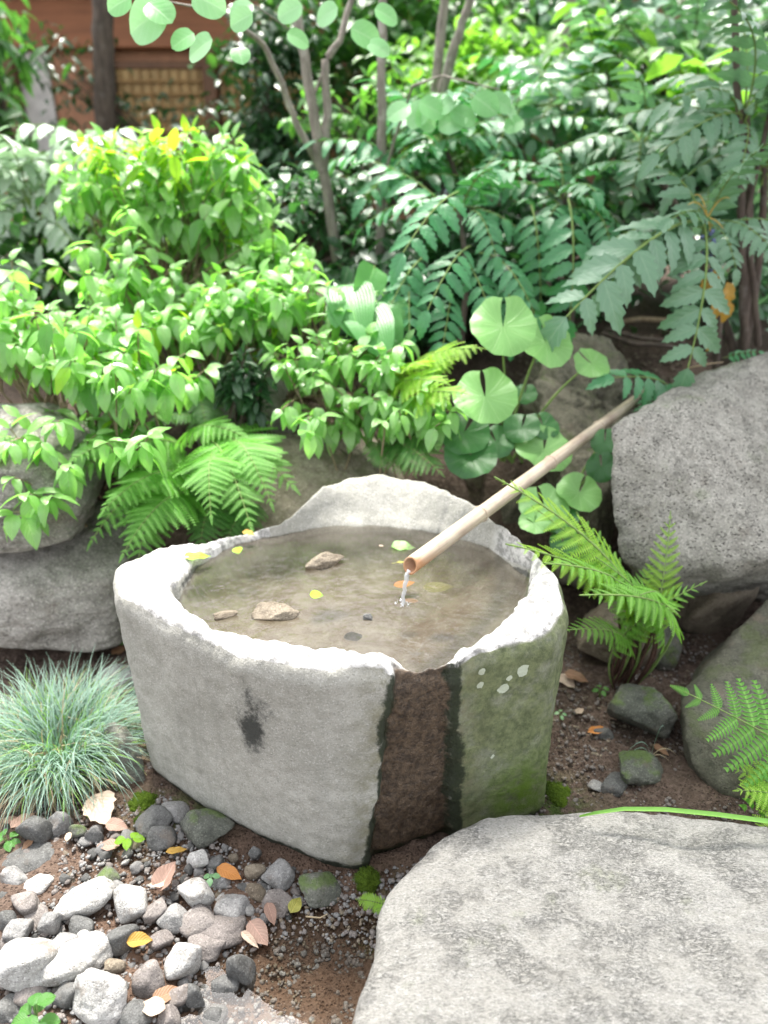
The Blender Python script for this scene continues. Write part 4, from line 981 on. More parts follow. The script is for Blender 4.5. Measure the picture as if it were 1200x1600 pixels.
shrub('tall bright green shrub with upright yellow green shoot tips', P(270, 480, Y=3.5), [(P(250, 380, Y=3.3), (.42, .34, .30), 1.2), (P(330, 300, Y=3.4), (.28, .26, .24), .9), (P(180, 320, Y=3.5), (.3, .28, .25), .8), (P(420, 400, Y=3.3), (.24, .24, .2), .5)], ML_br * 3 + ML_mi + ML_ye[:1], 47, 66, .115, group=G1, droopy=.85, up=.9,
      explicit=[(P(x, y, Y=3.35), V3(R.uniform(-.2, .2), -.3, .9)) for x, y in [(365, 215), (300, 245), (160, 215), (150, 260), (270, 260), (380, 245), (345, 300), (230, 235)]])
shrub('yellow tipped shoots standing up from the tall bright shrub', P(290, 450, Y=3.45), [(P(290, 260, Y=3.4), (.30, .2, .16), 1), (P(180, 250, Y=3.45), (.2, .2, .1), .5)], ML_ye, 16, 4, .11, B_green, up=1.2, droopy=.35)
shrub('dark evergreen seedling with narrow leaves between the earthy rock and bright shrub', P(385, 680, Y=2.62), [(P(385, 620, Y=2.62), (.10, .09, .16), 1)], ML_dk, 22, 8, .075, B_dark, cat='seedling', name='evergreen_seedling', up=1.0, L=.05, pairs=4)
ML_auc = [leaf_mesh('leaf', leaf_mat('glossy_dark_leaf', (.028, .095, .038), (.06, .16, .06), (.09, .3, .05), K=6, rough=.25, trans=.25, spec=.7), .42, ellip, 4, 6, .2, .25)]
shrub('dark glossy evergreen shrub left of the leaning thin trunk', P(450, 440, Y=4.0), [(P(450, 340, Y=3.9), (.34, .35, .26), 1), (P(560, 380, Y=4.0), (.3, .3, .26), .8), (P(520, 300, Y=4.1), (.25, .3, .25), .5)], ML_auc, 46, 70, .105, B_dark, name='evergreen_shrub', up=.7)
shrub('medium green shrub below the round leaves behind the thin trunks', P(620, 330, Y=4.4), [(P(600, 200, Y=4.5), (.5, .35, .4), 1), (P(700, 260, Y=4.4), (.4, .35, .25), .8)], ML_mi, 40, 60, .10, B_dark, up=.6)

# ================================================================== MAHONIAS
def mahonia(label, base, whorls, explicit, protos, n=9, L=(.30, .42), stemmat=B_dark, group='mahonias behind the basin', r=.014):
    root = empty('mahonia', base, label, 'mahonia', group)
    for w in whorls:
        t = Tubes(); q = w - base
        t.add([Vector((0, 0, -.05)), q * .35 + Vector((.03, .02, 0)), q * .7 + Vector((.02, 0, 0)), q], r, r * .7, 7, .1); link('stem', t.build('stem', stemmat), root)
        a0 = R.uniform(0, 6.28)
        for k in range(n):
            a = a0 + 2 * math.pi * k / n * 1.0 + R.uniform(-.25, .25); el = R.uniform(-.55, .55) if k % 3 else R.uniform(.2, .9)
            d = Vector((math.cos(a) * math.cos(el), math.sin(a) * math.cos(el), math.sin(el))); ln = R.uniform(*L)
            put_frond(root, R.choice(protos), w - Vector((0, 0, R.uniform(0, .08))), w + d * ln, (0, -.15, 1), R.uniform(-.25, .25), 'compound_leaf', 'leaflet')
    for (a, b, up) in explicit: put_frond(root, R.choice(protos), a, b, up, R.uniform(-.1, .1), 'compound_leaf', 'leaflet')
    return root
U = (0, -.55, .85)
mahonia('mahonia with toothed green leaflets right behind the round leopard plant leaves', P(720, 520, Y=3.15), [P(715, 320, Y=3.3)], [
    (P(716, 300, Y=3.1), P(630, 395, Y=2.8), U), (P(735, 330, Y=3.1), P(775, 400, Y=2.85), U), (P(735, 385, Y=3.0), P(668, 485, Y=2.7), U), (P(745, 395, Y=3.0), P(835, 490, Y=2.75), U), (P(665, 400, Y=3.0), P(600, 500, Y=2.75), U), (P(730, 410, Y=2.95), P(770, 500, Y=2.75), U),
    (P(705, 460, Y=2.9), P(690, 555, Y=2.65), U), (P(640, 420, Y=3.0), P(640, 520, Y=2.7), U), (P(790, 430, Y=3.0), P(800, 530, Y=2.8), U)], CP, 8)
mahonia('mahonia with dark hanging leaves in the deep shade between two paler ones', P(890, 540, Y=3.4), [P(880, 300, Y=3.5)], [(P(888, 310, Y=3.2), P(890, 500, Y=2.95), (0, -.9, .4)), (P(830, 320, Y=3.3), P(845, 470, Y=3.1), (0, -.9, .4)), (P(930, 330, Y=3.3), P(960, 430, Y=3.1), (0, -.9, .4))], CP, 9)
m2 = mahonia('pale mahonia with yellow stalks and blue berries behind the big boulder', P(1120, 580, Y=3.0), [P(1105, 345, Y=2.95)], [
    (P(1090, 345, Y=2.85), P(885, 495, Y=2.5), U), (P(1100, 350, Y=2.85), P(1075, 575, Y=2.55), (0, -.9, .4)), (P(1075, 345, Y=2.9), P(945, 455, Y=2.7), U), (P(1125, 345, Y=2.9), P(1215, 400, Y=2.7), U), (P(1110, 350, Y=2.9), P(1150, 420, Y=2.7), U)], CPp, 6)
mahonia('low mahonia sprig with fresh leaves over the upper end of the spout', P(1045, 600, Y=2.75), [], [(P(1050, 610, Y=2.75), P(960, 590, Y=2.55), U), (P(1050, 600, Y=2.75), P(1010, 660, Y=2.5), U), (P(1050, 600, Y=2.75), P(1060, 640, Y=2.5), U), (P(1130, 560, Y=2.8), P(1185, 550, Y=2.75), U)], [CP[2]], 0, group=None)
mahonia('tall mahonia whose bluish leaves fill the space right of the thin trunks', P(830, 330, Y=4.2), [P(800, 190, Y=4.2), P(870, 160, Y=4.4)], [], CP + CPp, 11, (.36, .5))
mahonia('tall pale mahonia leaning above the big boulder', P(1160, 560, Y=3.5), [P(1165, 170, Y=3.3), P(1000, 220, Y=3.8), P(1195, 260, Y=3.4)], [(P(1160, 180, Y=3.2), P(1030, 240, Y=3.0), U), (P(1165, 190, Y=3.2), P(1150, 290, Y=2.95), (0, -.9, .4)), (P(1000, 215, Y=3.6), P(985, 310, Y=3.4), (0, -.9, .4))], CPp, 10, (.36, .5), r=.02)
mahonia('mahonia with spreading green fans between the thin trunks and the dark shade', P(740, 400, Y=3.9), [P(690, 215, Y=3.8), P(640, 260, Y=3.8)], [], CP, 9, (.34, .46))
mahonia('pale drooping mahonia behind the tall bright shrub near the house', P(70, 480, Y=4.0), [P(50, 330, Y=3.9), P(190, 300, Y=4.1), P(-30, 420, Y=3.8), P(110, 290, Y=4.2)], [], CPw, 12, (.4, .55))
mahonia('pale mahonia beyond the bluish one, just below the yellow green new shoots', P(960, 200, Y=5.0), [P(930, 130, Y=4.9), P(1080, 90, Y=5.0)], [], CPp, 11, (.42, .6))
# flower stalks and berries of the pale mahonia
def berries():
    c = P(1105, 340, Y=2.9) - m2.location; t = Tubes()
    stalks = [(P(1075, 320, Y=2.85), .003), (P(1118, 395, Y=2.82), .003), (P(1145, 390, Y=2.84), .003), (P(1085, 305, Y=2.9), .003), (P(1110, 400, Y=2.8), .003), (P(1140, 310, Y=2.85), .003)]
    for q, r in stalks: e = q - m2.location; t.add(bez(c, (c + e) / 2 + Vector((0, 0, .05)), e, None, 8), r, .0015, 5)
    ym = bark_mat('yellow_stalk', (.45, .30, .06), (.5, .36, .1), 2, 0); link('flower_stalks', t.build('flower_stalks', ym), m2)
    n = NT('blue_berry'); bm_ = n.fin(Base_Color=(.10, .13, .24, 1), Roughness=.55)
    V, F = ico(2); me = mesh_np('berry', V * .0075, F, bm_)
    for k in range(26):
        q = P(1112 + R.gauss(0, 9), 385 + R.gauss(0, 14), Y=2.79 + R.uniform(-.02, .02)) - m2.location; link('berry', me, m2, Matrix.Translation(q))
    dl = leaf_mesh('withered_leaf', DM_gold, .5, ovate, 4, 8, .3, .5, .1, .05)
    for (px, py, s) in [(1120, 420, .09), (1135, 440, .1), (1110, 430, .08), (1120, 465, .09), (1110, 520, .07), (1140, 470, .08)]:
        q = P(px, py, Y=2.82) - m2.location; link('withered_leaf', dl, m2, place(q, (R.uniform(-.5, .5), -.3, -.8), (R.uniform(-.5, .5), -1, .3), s))
berries()

# ================================================================== TREES
def tree(label, base, paths, barkm, leafs=None, geo=None, crown_mat=None, blobs=(), nl=0, size=.08, low=(), name='garden_tree', droop=.5):
    """paths: list of (points, r0, r1); blobs: crown volumes (centre, radii); low: low branches with pickable leaves"""
    root = empty(name, base, label, 'tree')
    for k, (pts, r0, r1) in enumerate(paths):
        t = Tubes(); q = [Vector(p) - base for p in pts]; pp = []
        for i in range(len(q) - 1):
            for j in range(5): pp.append(q[i].lerp(q[i + 1], j / 5) + Vector((R.uniform(-1, 1), R.uniform(-1, 1), 0)) * r0 * .18)
        pp.append(q[-1]); t.add(pp, r0, r1, 10, .08)
        link('trunk' if k == 0 else 'branch', t.build('trunk', barkm), root)
    if nl:
        bt = Batch(geo, crown_mat); bw = Tubes()
        clumps = []
        for (c, r, w) in blobs:
            for i in range(int(26 * w)):
                v = Vector((R.gauss(0, 1), R.gauss(0, 1), R.gauss(0, .8))).normalized() * (R.random() ** .5)
                clumps.append(c + Vector((v.x * r[0], v.y * r[1], v.z * r[2])))
                if i % 3 == 0: bw.add([q - base for q in bez(c, (c + clumps[-1]) / 2 + Vector((0, 0, .1)), clumps[-1], None, 5)], .008, .003, 5)
        for i in range(nl):
            c = R.choice(clumps); p = c + Vector((R.gauss(0, .16), R.gauss(0, .16), R.gauss(0, .07)))
            a = R.uniform(0, 6.28); d = Vector((math.cos(a), math.sin(a), -droop * R.random()))
            bt.add(place(p - base, d, (R.gauss(0, .3), R.gauss(0, .3), 1), size * R.uniform(.7, 1.25)))
        o = link('crown', bt.build('crown'), root)
        if bw.V: link('twigs', bw.build('twigs', barkm), root)
    if low:
        tw = Tubes()
        for (pts, spots) in low:
            q = [Vector(p) - base for p in pts]; tw.add(q, .006, .002, 5)
            for (p, s, d, n) in spots: link('leaf', R.choice(leafs), root, place(Vector(p) - base, d, n, s))
        link('low_twigs', tw.build('low_twigs', barkm), root)
    return root
def rl(lst, Y, s0):   # leaves at pixel spots along a twig
    o = []
    for (px, py, w) in lst:
        p = P(px, py, Y=Y); a = R.uniform(0, 6.28); o.append((p, .85 * w / FPX * zc(p), Vector((math.cos(a), math.sin(a) * .4, -.35)), (R.uniform(-.3, .3), -.85, R.uniform(.4, .9))))
    return o
tree('leaning thin tree with the pale blurred round leaves at the top', P(530, 430, Y=3.7), [
    ([P(532, 440, Y=3.7), P(515, 330, Y=3.72), P(492, 190, Y=3.75), P(470, 60, Y=3.8), P(450, -60, Y=3.85), P(430, -300, Y=3.95), P(420, -520, Y=4.1), V3(-.6, 4.2, 6.0), V3(-.35, 4.25, 8.0)], .027, .013), ([P(505, 270, Y=3.73), P(512, 180, Y=3.78), P(508, 95, Y=3.8), P(530, 65, Y=3.82), P(560, -40, Y=3.9)], .022, .012),
    ([P(500, 265, Y=3.73), P(462, 190, Y=3.7), P(440, 130, Y=3.68), P(412, 70, Y=3.66), P(350, 20, Y=3.5), P(270, -30, Y=3.4)], .016, .008), ([P(512, 95, Y=3.8), P(490, 150, Y=3.78), P(485, 170, Y=3.76)], .008, .006)],
    B_grey, ML_ro, simple_round, LM_round, [(V3(-.5, 4.6, 8.1), (.9, .6, .3), 2.0)], 420, .10,
    low=[([P(350, 20, Y=3.5), P(300, 10, Y=3.0), P(250, 0, Y=2.8)], rl([(232, 4, 60), (262, 12, 96), (303, 52, 50), (332, 62, 62), (205, -4, 52), (395, 22, 50), (372, 74, 40), (300, -8, 66)], 2.6, 1)),
         ([P(470, 60, Y=3.8), P(430, 30, Y=3.4), P(400, 10, Y=3.2)], rl([(448, 52, 46), (395, 6, 50), (472, 8, 52), (548, 44, 62), (575, 66, 46), (528, 12, 50), (585, 14, 50)], 3.1, 1))])
tree('straight thin tree standing right of the leaning one', P(588, 470, Y=3.7), [([P(585, 480, Y=3.7), P(592, 400, Y=3.7), P(597, 280, Y=3.72), P(596, 140, Y=3.75), P(598, 0, Y=3.8), P(600, -260, Y=3.9), P(605, -560, Y=4.1)], .025, .014),
      ([P(597, 290, Y=3.72), P(622, 200, Y=3.6), P(645, 135, Y=3.5), P(690, 118, Y=3.4)], .008, .004)], B_grey, ML_ro, simple_round, LM_round, [(V3(.75, 3.3, 4.5), (.3, .3, .15), 1)], 200, .10,
     low=[([P(645, 135, Y=3.5), P(690, 118, Y=3.4), P(780, 140, Y=3.3)], rl([(655, 160, 52), (672, 168, 56), (640, 165, 48), (705, 172, 52), (728, 180, 56), (740, 150, 56), (765, 152, 50), (792, 172, 40), (818, 188, 40), (648, 178, 50), (712, 158, 40)], 3.35, 1))])
tree('forked grey tree with two bare stems right of the straight one', P(655, 340, Y=4.4), [([P(655, 345, Y=4.4), P(672, 200, Y=4.4), P(690, 60, Y=4.45), P(698, -80, Y=4.5), P(720, -420, Y=4.6)], .030, .018), ([P(665, 260, Y=4.4), P(690, 150, Y=4.35), P(712, 70, Y=4.3), P(740, -20, Y=4.3), P(800, -320, Y=4.3)], .030, .016)],
     B_grey, None, simple_geo, LM_bg, [(P(900, -380, Y=3.9), (.7, .5, .3), 1)], 420, .11)
tree('slim grey tree beyond the bluish mahonia', P(868, 220, Y=5.6), [([P(866, 230, Y=5.6), P(876, 120, Y=5.6), P(893, 0, Y=5.6), P(905, -200, Y=5.7), P(930, -420, Y=5.8)], .038, .02)], B_grey, None, simple_geo, LM_bg, [(P(1000, -260, Y=5.4), (1.0, .7, .35), 1.2)], 420, .12)
tree('thick grey trunk in front of the house at the left', P(165, 240, Y=6.5), [([P(165, 250, Y=6.5), P(164, 120, Y=6.5), P(160, 0, Y=6.5), P(158, -250, Y=6.6), P(150, -560, Y=6.8)], .085, .06)], B_dark, None, simple_lance, LM_bg, [(P(200, -620, Y=7.4), (1.3, .8, .5), 1)], 500, .13)
tree('dark double stem leaning at the right edge above the big boulder', P(1170, 560, Y=3.25), [([P(1165, 560, Y=3.2), P(1160, 440, Y=3.22), P(1158, 330, Y=3.25), P(1158, 250, Y=3.3), P(1150, 100, Y=3.3), P(1140, -200, Y=3.3)], .019, .011), ([P(1185, 540, Y=3.2), P(1172, 400, Y=3.22), P(1168, 330, Y=3.25), P(1190, 230, Y=3.3), P(1230, 60, Y=3.3)], .014, .008)],
     B_dark, None, simple_geo, LM_bg, [(V3(1.15, 3.2, 2.75), (.45, .35, .2), 1), (V3(1.65, 3.0, 2.6), (.5, .45, .2), 1), (V3(.66, 3.02, 2.75), (.36, .42, .12), 1.6)], 2200, .11)  # last crown volume is unseen, added to shade the soil and lower boulder

# ================================================================== SHRUBS AND TREES BEYOND
def mass_shrub(label, base, blobs, n, size, mat, geo=simple_geo, cat='shrub', name='evergreen_shrub', droop=.6, group=None, sig=.13):
    root = empty(name, base, label, cat, group); bt = Batch(geo, mat); tw = Tubes(); cl = []
    for (c, r, w) in blobs:
        for i in range(int(34 * w)):
            v = Vector((R.gauss(0, 1), R.gauss(0, 1), R.gauss(0, 1))).normalized() * (R.random() ** .33); q = c + Vector((v.x * r[0], v.y * r[1], v.z * r[2])); cl.append(q)
            if i % 2 == 0: tw.add([z - base for z in bez(base.copy(), (base * .4 + q * .6), q, None, 6)], .012, .003, 5)
    for i in range(n):
        c = R.choice(cl); p = c + Vector((R.gauss(0, sig), R.gauss(0, sig), R.gauss(0, sig * .6))); a = R.uniform(0, 6.28)
        bt.add(place(p - base, (math.cos(a), math.sin(a), -droop * R.random()), (R.gauss(0, .4), R.gauss(-.2, .4), 1), size * R.uniform(.7, 1.3)))
    tag(link('foliage', bt.build('foliage'), root), kind='stuff'); link('branches', tw.build('branches', B_dark), root); return root
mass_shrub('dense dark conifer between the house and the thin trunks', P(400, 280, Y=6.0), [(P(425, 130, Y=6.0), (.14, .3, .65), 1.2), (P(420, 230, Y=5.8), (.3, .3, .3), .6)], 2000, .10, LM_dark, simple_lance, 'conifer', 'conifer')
mass_shrub('feathery shrub in front of the lattice windows', P(270, 260, Y=6.8), [(P(290, 175, Y=6.8), (.7, .4, .12), .5), (P(115, 120, Y=6.6), (.25, .3, .4), .6)], 380, .09, LM_dark, simple_lance)
mass_shrub('pale feathery bamboo grass at the far left', P(20, 220, Y=5.6), [(P(-45, 60, Y=5.6), (.3, .3, .45), 1), (P(-40, 210, Y=5.4), (.25, .3, .25), .7)], 700, .17, LM_bg, simple_lance, droop=1.2)
mass_shrub('leafy green tree behind the straight thin trunk', P(560, 300, Y=6.6), [(P(560, 110, Y=6.6), (.9, .7, .9), 1.3), (P(640, 60, Y=6.4), (.6, .5, .6), 1)], 3000, .12, LM_bg, cat='tree', name='leafy_tree')
mass_shrub('yellow green shrub between the forked tree and the slim grey one', P(760, 250, Y=5.6), [(P(740, 130, Y=5.6), (.55, .4, .28), 1), (P(790, 110, Y=5.8), (.5, .4, .3), .8)], 1300, .12, LM_bgy)
mass_shrub('grey green tree behind the slim grey trunk', P(820, 180, Y=8), [(P(800, 20, Y=8), (1.0, .8, 1.0), 1.2), (P(900, 60, Y=7.6), (.9, .7, .8), 1)], 3000, .13, LM_bg, cat='tree', name='leafy_tree')
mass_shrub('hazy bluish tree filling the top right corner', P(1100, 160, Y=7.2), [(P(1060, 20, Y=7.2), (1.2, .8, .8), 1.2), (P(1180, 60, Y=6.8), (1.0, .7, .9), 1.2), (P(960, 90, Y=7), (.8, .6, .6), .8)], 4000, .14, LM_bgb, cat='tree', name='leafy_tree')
mass_shrub('light green new shoots along the top of the right hand planting', P(1100, 200, Y=4.6), [(P(1130, 120, Y=4.3), (.4, .3, .12), .7), (P(940, 80, Y=4.7), (.3, .25, .14), .5), (P(1190, 110, Y=4.2), (.25, .25, .12), .5)], 260, .16, LM_bgy)
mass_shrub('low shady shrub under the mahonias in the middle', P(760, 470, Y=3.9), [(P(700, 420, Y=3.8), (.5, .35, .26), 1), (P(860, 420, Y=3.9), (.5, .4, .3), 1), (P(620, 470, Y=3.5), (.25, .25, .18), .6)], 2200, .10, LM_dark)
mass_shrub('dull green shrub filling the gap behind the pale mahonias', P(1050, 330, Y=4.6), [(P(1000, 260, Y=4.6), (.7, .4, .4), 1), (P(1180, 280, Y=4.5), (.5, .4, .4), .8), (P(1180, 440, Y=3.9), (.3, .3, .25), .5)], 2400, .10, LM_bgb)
mass_shrub('shaded shrub behind the bright green ones', P(200, 480, Y=4.3), [(P(120, 420, Y=4.1), (.6, .35, .3), 1), (P(320, 400, Y=4.1), (.5, .35, .3), 1)], 1800, .10, LM_bg)
tree_line = mass_shrub('wall of distant trees closing the garden', V3(1, 13, .9), [(V3(-6, 14, 3), (3, 1, 3), 2), (V3(0, 14, 2.6), (3, 1, 3), 2), (V3(5, 13, 2.6), (3, 1, 3), 2), (V3(10, 12, 3), (3, 1.5, 3.2), 2), (V3(3, 11, 2.0), (2, .8, 1.6), 1.5), (V3(6.5, 9.5, 2.0), (2, .8, 1.8), 1.5)], 9000, .24, LM_bg, name='far_trees', cat='trees', sig=.35); tree_line['kind'] = 'stuff'

# ================================================================== HOUSE AND POLE
def house():
    def flat(name, c, rough=.8, grain=None):
        n = NT(name); v = n.coord('Object'); f = n.noise(n.node('ShaderNodeMapping', Vector=v, Scale=grain or (3, 3, 3)).outputs[0], 3, 6, .6)
        return n.fin(Base_Color=n.mix(n.mapr(f, .3, .7), c, tuple(q * .72 for q in c)), Roughness=rough, Normal=n.bump(f, .2, .004))
    mw = flat('salmon_plaster', (.40, .20, .115)); mo = flat('orange_wood', (.34, .13, .055), .6, (1, 6, 9)); mb = flat('brown_wood', (.16, .075, .035), .6, (6, 6, 1)); mp = flat('white_board', (.62, .60, .57)); ml = flat('lattice_wood', (.34, .20, .07), .6); mg = flat('amber_paper', (.50, .34, .15), .7); mr = flat('grey_tile', (.17, .17, .175))
    y = 8.2; g = 1.15; base = V3(-3.1, y, g)
    root = empty('house', base, 'wooden house with salmon walls and lattice windows behind the trees', 'house')
    def box(name, x0, x1, y0, y1, z0, z1, m, par=None, bev=.008):
        bm = bmesh.new(); bmesh.ops.create_cube(bm, size=1)
        for v in bm.verts: v.co = Vector(((x0 + x1) / 2 + v.co.x * (x1 - x0), (y0 + y1) / 2 + v.co.y * (y1 - y0), (z0 + z1) / 2 + v.co.z * (z1 - z0)))
        bmesh.ops.bevel(bm, geom=bm.edges[:], offset=min(bev, (x1 - x0) * .2, (z1 - z0) * .2, (y1 - y0) * .2), segments=1, affect='EDGES'); me = bpy.data.meshes.new(name); bm.to_mesh(me); bm.free(); me.materials.append(m)
        return link(name, me, par or root)
    # local coordinates relative to base
    box('wall', -3.0, 3.6, .0, 2.5, -.6, 2.9, mw)
    box('beam', -1.2, 2.9, -.14, -.003, 1.22, 1.58, mo); box('beam', -3.0, 3.6, -.10, -.003, 2.3, 2.6, mo); box('beam', -3.0, -1.25, -.12, -.003, .55, .75, mo)
    box('fascia', -3.3, 3.9, -1.0, -.9, 1.90, 2.12, mp); box('soffit', -3.3, 3.9, -.89, -.145, 1.97, 2.02, mp)
    bm = bmesh.new(); q = [(-3.5, -1.1, 2.10), (4.1, -1.1, 2.10), (4.1, .9, 2.9), (-3.5, .9, 2.9), (-3.5, -1.1, 2.18), (4.1, -1.1, 2.18), (4.1, .9, 2.98), (-3.5, .9, 2.98)]
    vs = [bm.verts.new(p) for p in q]
    for f in ((0, 3, 2, 1), (4, 5, 6, 7), (0, 1, 5, 4), (1, 2, 6, 5), (2, 3, 7, 6), (3, 0, 4, 7)): bm.faces.new([vs[i] for i in f])
    me = bpy.data.meshes.new('roof'); bm.to_mesh(me); bm.free(); me.materials.append(mr); link('roof', me, root)
    for x in (-1.2, -.35, .55, 1.5, 2.5): box('post', x - .06, x + .06, -.16, -.015, -.2, 1.215, mb)
    box('panel', -.28, .0, -.04, -.002, .1, 1.2, mp); box('panel', -1.1, -.75, -.04, -.002, .1, 1.2, mp)
    for (x0, x1) in ((.62, 1.42), (1.58, 2.42), (2.58, 3.3)):
        w = box('window', x0, x1, -.05, -.002, .05, 1.1, mg)
        box('frame', x0 - .03, x1 + .03, -.075, -.051, 1.06, 1.12, mb, w); box('frame', x0 - .03, x1 + .03, -.075, -.051, .02, .07, mb, w)
        nsl = 9
        for k in range(nsl): x = x0 + (x1 - x0) * (k + .5) / nsl; box('slat', x - .012, x + .012, -.072, -.052, .071, 1.059, ml, w)
        for k in range(9): z = .12 + .105 * k; box('slat', x0, x1, -.092, -.0735, z - .012, z + .012, ml, w)
    wing = box('wing_wall', 3.9, 6.2, 1.2, 3.0, -.2, 2.6, mb)
    # pole
    n = NT('pale_blue_paint'); pm = n.fin(Base_Color=(.45, .50, .62, 1), Roughness=.45)
    t = Tubes(); b = P(688, 200, Y=7.0); t.add([V3(0, 0, -.5), V3(0, 0, 1), V3(0, 0, 2.2), V3(0, 0, 4)], .085, .085, 20); o = link('pole', t.build('pole', pm)); o.location = b
    tag(o, 'pale blue round pole standing among the trees behind the forked trunk', 'pole')
house()

# ================================================================== GRASS, SMALL PLANTS, EDGING, STICKS
def blade_strip(V, F, UV, pts, w, side):
    b = len(V); n = len(pts)
    for i, p in enumerate(pts):
        f = i / (n - 1); ww = w * (1 - f ** 2.2) * (.7 + .3 * min(1, f * 5)) + .0002
        V.append(p - side * ww); V.append(p + side * ww); UV.append((.3, f)); UV.append((.7, f))
    for i in range(n - 1): F.append((b + 2 * i, b + 2 * i + 1, b + 2 * i + 3, b + 2 * i + 2))
def grass_tuft():
    base = PG(62, 1175); base.y = 1.62; base.x = -.885; base.z = ghs(base.x, base.y)
    root = empty('grass_tuft', base, 'dense tuft of blue green fescue grass left of the basin', 'grass tuft')
    for nm, n, m, Lr, lo in (('blades', 1500, LM_grass, (.20, .34), 0), ('blades', 420, LM_gblade, (.18, .30), 0), ('dry_blades', 200, LM_straw, (.18, .30), 0), ('dry_blades', 360, LM_straw, (.16, .28), 1)):
        V = []; F = []; UV = []
        for i in range(n):
            a = R.uniform(0, 6.28); rr = .11 * math.sqrt(R.random()); b = Vector((rr * math.cos(a) * 1.15, rr * math.sin(a), -.01))
            a2 = a + R.gauss(0, .7); L = .86 * R.uniform(*Lr); el = rad(R.uniform(48, 88) if not lo else R.uniform(15, 55)); k = R.uniform(.8, 2.9)
            d = Vector((math.cos(a2) * math.cos(el), math.sin(a2) * math.cos(el), math.sin(el))); out = Vector((math.cos(a2), math.sin(a2), 0))
            pts = []; p = b.copy(); 
            for j in range(7):
                pts.append(p.copy()); e = el - k * (j / 6) ** 1.3
                p = p + (out * math.cos(e) + Vector((0, 0, math.sin(e)))) * (L / 6)
                p.z = max(p.z, -.005 + .002 * R.random())
            sd_ = Vector((-math.sin(a2), math.cos(a2), R.uniform(-.3, .3))).normalized()
            blade_strip(V, F, UV, pts, R.uniform(.0009, .0016), sd_)
        tag(link(nm, mesh_np(nm, [tuple(v) for v in V], np.array(F), m, UV), root), kind='stuff')
grass_tuft()
def sprout():
    base = PG(1016, 1185); root = empty('grass_sprout', base, 'small sprout of thin pale grass blades by the smooth stone', 'grass sprout')
    for (dx, dy, dz, h) in [(-.075, -.01, .02, .075), (-.07, .0, .0, .05), (.085, -.02, -.01, .06), (.045, -.03, .01, .03), (.01, -.05, -.03, .035), (.03, .01, .09, .1), (-.02, -.03, .0, .03)]:
        V = []; F = []; UV = []; blade_strip(V, F, UV, bez(Vector((0, 0, 0)), Vector((dx * .35, dy * .4, h * 1.5)), Vector((dx, dy, dz)), None, 10), .0016, Vector((.2, 1, .1)).normalized())
        link('blade', mesh_np('blade', [tuple(v) for v in V], np.array(F), LM_straw if dy < -.015 else LM_grass, UV), root)
sprout()
def long_blade():
    pts = [P(905, 1277, z=.225), P(930, 1272, z=.235), P(975, 1266, z=.245), P(1040, 1267, z=.25), P(1120, 1275, z=.25), P(1195, 1285, z=.24), P(1300, 1300, z=.2)]
    V = []; F = []; UV = []
    sm = []
    for i in range(len(pts) - 1):
        for j in range(6): sm.append(pts[i].lerp(pts[i + 1], j / 6))
    sm = sm[::-1]; n = len(sm)
    for i, p in enumerate(sm):
        f = i / (n - 1); w = .0062 * (1 - f ** 3) + .0004; b = len(V)
        for k, (o, z) in enumerate(((-1, .004), (-.35, 0), (.35, .001), (1, .005))): V.append((p.x, p.y + o * w, p.z + z)); UV.append(((k) / 3, f))
        if i: 
            for k in range(3): F.append((b - 4 + k, b - 3 + k, b + k + 1, b + k))
    tag(link('fallen_grass', mesh_np('fallen_grass', V, F, LM_gblade, UV)), 'one long strap like grass blade lying along the far edge of the stepping stone', 'fallen grass')
long_blade()
def seedling(px, py, label, n, s, m, z=None, name='seedling'):
    p = PG(px, py) if z is None else P(px, py, z=z); root = empty(name, p, label, 'seedling'); t = Tubes(); lm = leaf_mesh('leaf', m, .7, ellip, 4, 5, .15, .25)
    for k in range(n):
        a = 2 * math.pi * k / n + R.uniform(-.3, .3); h = s * R.uniform(.8, 1.8); q = Vector((math.cos(a) * s * .25, math.sin(a) * s * .25, h)); t.add([Vector((0, 0, 0)), q * .6, q], .0012, .0008, 5)
        link('leaf', lm, root, place(q, (math.cos(a), math.sin(a), -.1), (0, -.3, 1), s))
    link('stems', t.build('stems', B_green), root)
seedling(937, 1090, 'tiny three leaved green seedling on the dark soil behind the basin corner', 4, .022, LM_mid)
seedling(15, 1325, 'small round leaved weed at the left edge below the grass tuft', 6, .03, LM_mid)
seedling(205, 1328, 'lime green seedling in the wet grit under the large pale dead leaf', 4, .03, LM_yel)
seedling(330, 1385, 'small toothed green weed between white stones and the orange leaf', 5, .02, LM_round)
seedling(60, 1610, 'blurred light green plant poking in at the bottom corner over the pebbles', 9, .036, LM_mid, z=.06)
seedling(875, 1125, 'pale tiny weed at the foot of the basin right side', 4, .016, LM_round)
seedling(200, 1010, 'small bright leaf sprout in the gap between basin and lower left boulder', 3, .022, LM_bright)

